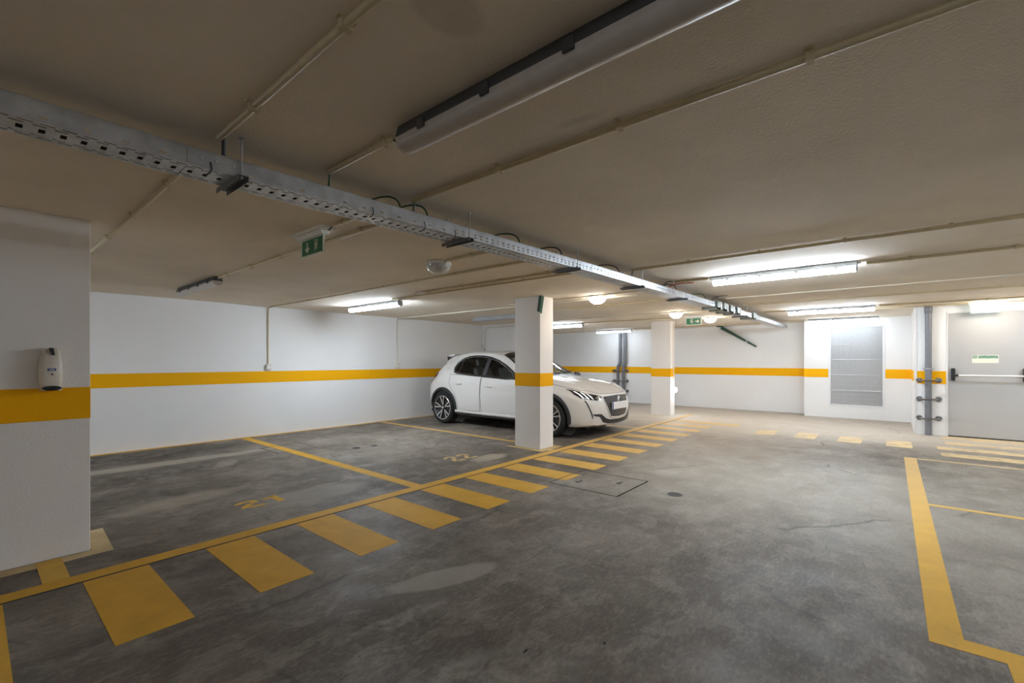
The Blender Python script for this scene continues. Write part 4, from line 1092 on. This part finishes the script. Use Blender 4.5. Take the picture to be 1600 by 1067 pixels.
def ribbon(name, line, direction, w, off, mat, parent=CAR, closed=False, th=.0):
    """a strip of width w along a line on the body"""
    L = dense(line, .035, closed); P = [cast(a, b_, direction) for a, b_ in L]; n = len(P); vs = []; fs = []
    for i in range(n):
        t_ = (P[(i+1) % n][0] - P[i-1][0]) if closed or 0 < i < n-1 else (P[1][0]-P[0][0] if i == 0 else P[-1][0]-P[-2][0])
        s_ = t_.cross(P[i][1]).normalized() * (w/2)
        vs += [P[i][0] + P[i][1]*off - s_, P[i][0] + P[i][1]*off + s_, P[i][0] + P[i][1]*(off+th) + s_ , P[i][0] + P[i][1]*(off+th) - s_]
    for i in range(n if closed else n-1):
        j = (i+1) % n
        if th: fs += [(4*i+3, 4*i+2, 4*j+2, 4*j+3), (4*i, 4*i+3, 4*j+3, 4*j), (4*i+1, 4*j+1, 4*j+2, 4*i+2)]
        else: fs.append((4*i, 4*i+1, 4*j+1, 4*j))
    me = bpy.data.meshes.new(name); me.from_pydata([tuple(v) for v in vs], [], fs); me.materials.append(M[mat]); me.polygons.foreach_set('use_smooth', [True]*len(me.polygons))
    o = bpy.data.objects.new(name, me); COL.objects.link(o); o.parent = parent; return o

# wheels
def wheel(X, s):
    T = Matrix.Translation((X, s*WY, WR)) @ (Matrix.Identity(4) if s > 0 else Matrix.Rotation(PI, 4, 'Z'))
    tw = .098
    prof = [(.232, tw), (.262, tw + .004), (.292, tw - .002), (.304, tw - .018), (WR, tw - .045), (WR, -tw + .045), (.304, -tw + .018), (.285, -tw), (.232, -tw), (.232, tw)]
    tyre = MB().lathe(prof[:-1] + [prof[-1]], (0,0,0), axis='y', n=56, caps=False).build('wheel', 'rubber', CAR, smooth=True, T=T)
    MB().lathe([(.234, tw + .001), (.228, tw + .005), (.220, tw + .003), (.216, tw - .02), (.214, tw - .09), (.216, -tw + .01), (.234, -tw)], (0,0,0), axis='y', n=48, caps=False).build('rim', 'alloy', tyre, smooth=True, T=T)
    MB().lathe([(.214, tw - .055), (.06, tw - .045), (0, tw - .045)], (0,0,0), axis='y', n=32).build('brake_disc', 'satin_black', tyre, T=T)
    for k in range(5):
        a0 = 2*PI*k/5 + .22; mb = MB(); mk = MB()
        for da in (-.20, .20):
            a1 = a0 + da; a2 = a0 + da*.25
            c1 = Vector((math.cos(a1), 0, math.sin(a1))) * .217; c0 = Vector((math.cos(a2), 0, math.sin(a2))) * .045
            d = (c1 - c0).normalized(); n_ = Vector((-d.z, 0, d.x))
            for M_, w0, w1, y0_, y1_ in ((mb, .008, .0125, .0, -.006), (mk, .012, .020, -.004, -.03)):
                q = [c0 + n_*w0, c0 - n_*w0, c1 - n_*w1, c1 + n_*w1]
                yy = [tw - .022, tw - .022, tw - .004, tw - .004]
                vs = [(p.x, y + y0_, p.z) for p, y in zip(q, yy)] + [(p.x, y + y1_, p.z) for p, y in zip(q, yy)]
                M_.add(vs, [(0,1,2,3), (7,6,5,4), (0,4,5,1), (1,5,6,2), (2,6,7,3), (3,7,4,0)])
        mb.build('spoke', 'alloy', tyre, T=T); mk.build('spoke_back', 'gloss_black', tyre, T=T)
    MB().lathe([(.050, tw - .024), (.050, tw - .016), (.034, tw - .014), (.030, tw - .012), (0, tw - .011)], (0,0,0), axis='y', n=24).build('hub', 'gloss_black', tyre, T=T)
    MB().lathe([(.024, tw - .0115), (.022, tw - .009), (0, tw - .0085)], (0,0,0), axis='y', n=20).build('hub_cap', 'bright', tyre, T=T)
for X in WX:
    for s in (1, -1): wheel(X, s)
# black arch cladding: ring patches lying on the body side
for X, a0, a1 in ((WX[0], -14, 194), (WX[1], -14, 194)):
    for s, dr in ((1, 'side'), (-1, 'far')):
        n = 40; vs = []; fs = []
        for k in range(n + 1):
            a = math.radians(a0 + (a1 - a0)*k/n)
            for j, (r_, of) in enumerate(((.345, -.03), (.346, .012), (.358, .018), (.392, .015), (.403, .002))):
                x_, z_ = X + r_*math.cos(a), WR + r_*math.sin(a); z_ = max(z_, .225)
                h, nn = cast(x_, z_, dr)
                if abs(h.y) < .62 or h.y*s < 0: h = Vector((x_, s*.80, z_)); nn = Vector((0, s, 0))
                vs.append((h.x, h.y + s*of, h.z))
        for k in range(n):
            for j in range(4): fs.append((k*5+j, k*5+j+1, (k+1)*5+j+1, (k+1)*5+j))
        mb = MB(); mb.v = vs; mb.f = fs; mb.build('arch_cladding', 'satin_black', CAR, smooth=True)

# windows and trim on both sides
def inset(poly, d):
    n = len(poly); out = []
    A = sum(poly[i][0]*poly[(i+1)%n][1] - poly[(i+1)%n][0]*poly[i][1] for i in range(n)); sg = 1 if A > 0 else -1
    for i in range(n):
        p0, p1, p2 = Vector(poly[i-1]), Vector(poly[i]), Vector(poly[(i+1) % n])
        e1 = (p1 - p0).normalized(); e2 = (p2 - p1).normalized(); n1 = Vector((-e1.y, e1.x)); n2 = Vector((-e2.y, e2.x)); m_ = (n1 + n2).normalized()
        out.append(tuple(p1 + m_ * sg * d / max(.5, m_.dot(n1))))
    return out
BP = 2.27                                        # B pillar
def clipx(poly, x0, x1):
    def cl(P, f):
        out = []
        for i in range(len(P)):
            a, b_ = P[i-1], P[i]; fa, fb = f(a), f(b_)
            if (fa >= 0) != (fb >= 0): t_ = fa/(fa-fb); out.append((a[0]+(b_[0]-a[0])*t_, a[1]+(b_[1]-a[1])*t_))
            if fb >= 0: out.append(b_)
        return out
    return cl(cl(poly, lambda p: p[0]-x0), lambda p: x1-p[0])
doors = {'front': [(1.30, .40), (1.36, .285), (2.26, .275), (2.30, .30), (2.322, .60), (2.315, .925), (1.46, .900), (1.32, .80)],
         'rear': [(2.335, .30), (2.90, .285), (2.93, .45), (3.00, .59), (3.10, .69), (3.155, .80), (3.17, .965), (2.328, .930), (2.335, .60)]}
for s, dr in ((1, 'side'), (-1, 'far')):
    outer = inset(side_win, -.016)
    for nm_, poly in doors.items():
        d_o = patch('door', poly, dr, .0015, 'carpaint', step=.06)
        ribbon('seam', poly, dr, .007, .002, 'satin_black', d_o, closed=True)
        hx, hz = (2.60 if nm_ == 'x' else (2.10 if nm_ == 'front' else 2.88)), (.765 if nm_ == 'front' else .795)
        h, n_ = cast(hx, hz, dr); nx = 14
        MB().prism([(hx + .085*math.cos(a), hz + .012*math.sin(a)) for a in [2*PI*k/18 for k in range(18)]], 'y', *sorted((h.y + s*.028, h.y + s*.012))).box(hx-.075, hx-.05, *sorted((h.y, h.y+s*.02)), hz-.008, hz+.008).box(hx+.05, hx+.075, *sorted((h.y, h.y+s*.02)), hz-.008, hz+.008).build('handle', 'carpaint', d_o, bevel=.003)
        patch('handle_recess', [(hx + .05*math.cos(a), hz + .004 + .026*math.sin(a)) for a in [2*PI*k/16 for k in range(16)]], dr, .0025, 'frame', d_o)
    ribbon('window_frame', outer, dr, .034, .003, 'gloss_black', CAR, closed=True, th=.003)
    patch('front_side_window', clipx(side_win, 1.45, BP), dr, -.006, 'front_door_glass')
    patch('rear_side_window', clipx(side_win, BP + .02, 3.2), dr, -.006, 'rear_tinted_glass')
    MB_p = clipx(outer, BP - .035, BP + .06); patch('door_pillar', MB_p, dr, .0045, 'satin_black')
    patch('quarter_bar', clipx(outer, 2.925, 2.955), dr, .0045, 'gloss_black')
    # sill strip and black underside
    ribbon('sill', [(1.17, .262), (2.0, .262), (2.98, .268)], dr, .05, .006, 'carpaint', CAR, th=.012)
    ribbon('sill_lower_strip', [(1.17, .222), (2.0, .222), (2.98, .228)], dr, .035, .002, 'satin_black', CAR)
    # mirror
    mt = MB().lathe([(0, -.085), (.045, -.075), (.062, -.03), (.066, .03), (.058, .075), (0, .082)], (0, 0, 0), axis='y', n=18).build('door_mirror', 'gloss_black', CAR, smooth=True, T=Matrix.Translation((1.38, s*.945, .955)) @ Matrix.Diagonal((.75, 1.05, .85, 1)))
    MB().box(1.36, 1.43, *sorted((s*.78, s*.90)), .925, .955).build('mirror_arm', 'gloss_black', mt)
# windscreen, rear window
patch('windscreen', [(1.245, -.70), (1.50, -.665), (2.00, -.53), (2.03, 0), (2.00, .53), (1.50, .665), (1.245, .70), (1.20, 0)], 'top', -.004, 'windscreen_glass', step=.08)
ribbon('windscreen_edge', [(1.26, -.70), (1.50, -.672), (2.01, -.535), (2.045, 0), (2.01, .535), (1.50, .672), (1.26, .70)], 'top', .03, .002, 'gloss_black')
patch('cowl_panel', [(1.10, -.62), (1.13, 0), (1.10, .62), (1.26, .70), (1.21, 0), (1.26, -.70)], 'top', .003, 'satin_black')
for s in (1, -1): MB().tube([(1.19, s*.05 - .1, 1.0), (1.23, s*.25, 1.025), (1.27, s*.25 + .3*s, 1.03)], .007, 6).build('wiper', 'satin_black', CAR)
patch('rear_window', [(-.55, 1.045), (.55, 1.045), (.49, 1.265), (-.49, 1.265)], 'rear', .004, 'rear_tinted_glass')
# roof spoiler
sp = MB().prism([(3.42, 1.368), (3.53, 1.352), (3.63, 1.322), (3.64, 1.310), (3.58, 1.298), (3.46, 1.33)], 'y', -.45, .45).build('roof_spoiler', 'carpaint', CAR, bevel=.006)
for s in (1, -1): MB().prism([(3.48, 1.29), (3.56, 1.312), (3.635, 1.312), (3.625, 1.26), (3.615, 1.20), (3.59, 1.18)], 'y', *sorted((s*.45, s*.475))).build('spoiler_end', 'gloss_black', sp)
# aerial
MB().lathe([(.04, 0), (.03, .014), (.012, .028), (0, .03)], (3.02, 0, 1.412), n=14).build('aerial_foot', 'satin_black', CAR, smooth=True)
MB().tube([(3.02, 0, 1.43), (3.09, 0, 1.53), (3.125, 0, 1.59)], [.006, .004, .003], 8).build('aerial', 'satin_black', CAR, smooth=True)
# tail lamps
for s, dr in ((1, 'side'), (-1, 'far')):
    tl = patch('tail_lamp', [(3.57, .985), (3.63, 1.00), (3.72, .97), (3.79, .90), (3.76, .865), (3.62, .91)], dr, .004, 'tail_red', thick=.006)
    ribbon('fuel_flap_line', [(3.24, 1.075), (3.36, 1.08)], dr, .006, .002, 'satin_black')
patch('tail_band', [(-.58, .86), (.58, .86), (.58, .95), (-.58, .95)], 'rear', .004, 'gloss_black')
patch('rear_diffuser', [(-.62, .36), (.62, .36), (.60, .47), (-.60, .47)], 'rear', .006, 'satin_black')

# ---- face
grille = [(-.40, .655), (0, .668), (.40, .655), (.385, .60), (.30, .42), (.24, .335), (0, .322), (-.24, .335), (-.30, .42), (-.385, .60)]
gp = patch('grille', grille, 'front', .003, 'satin_black')
mb = MB()                                       # chequer studs, denser chrome towards the centre
for i in range(-19, 20):
    for j in range(18):
        y = i*.0195; z = .345 + j*.0178
        if (i + j) % 2: continue
        if abs(y) > .395 - max(0, (.60 - z))*.55 - .012 or z > .645: continue
        h, n_ = cast(y, z, 'front'); c = h + n_*.004; q = .0055
        mb.add([c + Vector((0, -q, 0)), c + Vector((0, 0, -q*1.1)), c + Vector((0, q, 0)), c + Vector((0, 0, q*1.1)), c + n_*.005], [(0,1,4), (1,2,4), (2,3,4), (3,0,4)])
stuff(mb.build('grille_studs', 'alloy', gp))
ribbon('grille_lower_edge', [(-.40, .60), (-.31, .41), (-.25, .325), (0, .312), (.25, .325), (.31, .41), (.40, .60)], 'front', .016, .004, 'carpaint', gp, th=.008)
# emblem: a small upright rampant figure in white that stands for the shine of chrome
em = [(-.012, .575), (.004, .570), (.006, .592), (.018, .574), (.030, .572), (.020, .592), (.022, .612), (.036, .606), (.038, .614), (.020, .626), (.030, .640), (.012, .655), (-.006, .650), (-.014, .640), (-.032, .646), (-.034, .638), (-.018, .628), (-.030, .616), (-.026, .608), (-.010, .612), (-.008, .592)]
h, n_ = cast(0, .61, 'front')
MB().prism([(y*1.15, z) for y, z in em], 'x', h.x - .020, h.x - .008).build('emblem', 'white', gp)
h, n_ = cast(0, .50, 'front')
pl = MB().box(h.x - .020, h.x - .012, -.26, .26, .445, .562).build('number_plate', 'white', CAR, bevel=.003)
MB().box(h.x - .0215, h.x - .019, .220, .258, .448, .559).build('plate_band', 'blue', pl)
MB().box(h.x - .004, h.x + .03, -.10, .10, .345, .425).build('sensor_panel', 'satin_black', gp, bevel=.004)
FACE = []
def fpatch(*a, **k): return patch(*a, **k)
# lower intake: a wide shallow smile with raised ends
smile = [(-.63, .392), (-.47, .388), (-.36, .315), (-.26, .288), (0, .280), (.26, .288), (.36, .315), (.47, .388), (.63, .392), (.60, .362), (.50, .345), (.42, .255), (.30, .225), (0, .216), (-.30, .225), (-.42, .255), (-.50, .345), (-.60, .362)]
fpatch('lower_intake', smile, 'front', .004, 'satin_black')
fpatch('front_lip', [(-.66, .265), (-.48, .235), (-.30, .205), (.30, .205), (.48, .235), (.66, .265), (.68, .245), (.45, .195), (0, .187), (-.45, .195), (-.68, .245)], 'front', .008, 'carpaint')
for s in (1, -1):
    P = lambda pts: [(s*a, b_) for a, b_ in pts]
    hl = fpatch('headlamp', P([(.43, .655), (.55, .690), (.70, .735), (.80, .775), (.785, .70), (.74, .635), (.55, .600), (.47, .605)]), 'front', .004, 'gloss_black', step=.03)
    for q in (0, 1, 2):
        a = .585 + q*.058; fpatch('claw_strip', P([(a + .052, .708 + q*.016), (a + .072, .712 + q*.016), (a + .024, .622 + q*.008), (a + .004, .618 + q*.008)]), 'front', .007, 'drl', hl, step=.02)
    fpatch('lamp_projector', P([(.505 + .027*math.cos(t_), .640 + .024*math.sin(t_)) for t_ in [2*PI*k/14 for k in range(14)]]), 'front', .007, 'bright', hl)
    fpatch('tusk_light', P([(.700, .600), (.722, .604), (.630, .33), (.615, .325)]), 'front', .005, 'satin_black', step=.03)
    fpatch('bumper_wing', P([(.50, .295), (.74, .325), (.80, .30), (.76, .235), (.55, .225)]), 'front', .007, 'carpaint', step=.03)
ribbon('bonnet_gap', [(-.76, .785), (-.60, .748), (-.42, .705), (0, .694), (.42, .705), (.60, .748), (.76, .785)], 'front', .007, .0015, 'satin_black')
for s in (1, -1): ribbon('bonnet_side_gap', [(.34, s*.735), (.55, s*.775), (.85, s*.785), (1.15, s*.775)], 'top', .006, .0015, 'satin_black')
for s in (1, -1): ribbon('bonnet_crease', [(.12, s*.30), (.50, s*.42), (.95, s*.50)], 'top', .02, .001, 'carpaint', th=.004)

# ---- inside
MB().prism([(1.25, .95), (1.62, .93), (1.72, .86), (1.70, .55), (1.30, .55)], 'y', -.68, .68).build('dashboard', 'cabin', CAR, bevel=.02)
st = [(1.86 + .06*math.sin(a), -.36 + .175*math.cos(a), .90 + .165*math.sin(a)) for a in [2*PI*k/24 for k in range(25)]]
MB().tube(st, .014, 8).build('steering_wheel', 'cabin', CAR, smooth=True)
for s in (1, -1):
    so = MB().prism([(2.05, .42), (2.55, .42), (2.62, .60), (2.80, 1.06), (2.72, 1.10), (2.50, .66), (2.05, .62)], 'y', s*.36 - .23, s*.36 + .23).build('front_seat', 'seat', CAR, bevel=.04)
    MB().prism([(2.74, 1.12), (2.80, 1.12), (2.84, 1.25), (2.76, 1.27)], 'y', s*.36 - .11, s*.36 + .11).build('head_rest', 'seat', so, bevel=.025)
so = MB().prism([(2.95, .45), (3.35, .45), (3.60, 1.05), (3.50, 1.08), (3.30, .68), (2.95, .64)], 'y', -.58, .58).build('rear_seat', 'seat', CAR, bevel=.04)
for s in (-1, 0, 1): MB().prism([(3.52, 1.08), (3.60, 1.07), (3.62, 1.17), (3.55, 1.18)], 'y', s*.36 - .10, s*.36 + .10).build('head_rest', 'seat', so, bevel=.02)
MB().box(1.82, 1.85, -.11, .11, 1.20, 1.26).build('interior_mirror', 'gloss_black', CAR, bevel=.008)
# underbody
MB().box(.25, 3.85, -.62, .62, .16, .22).build('underbody', 'satin_black', CAR)
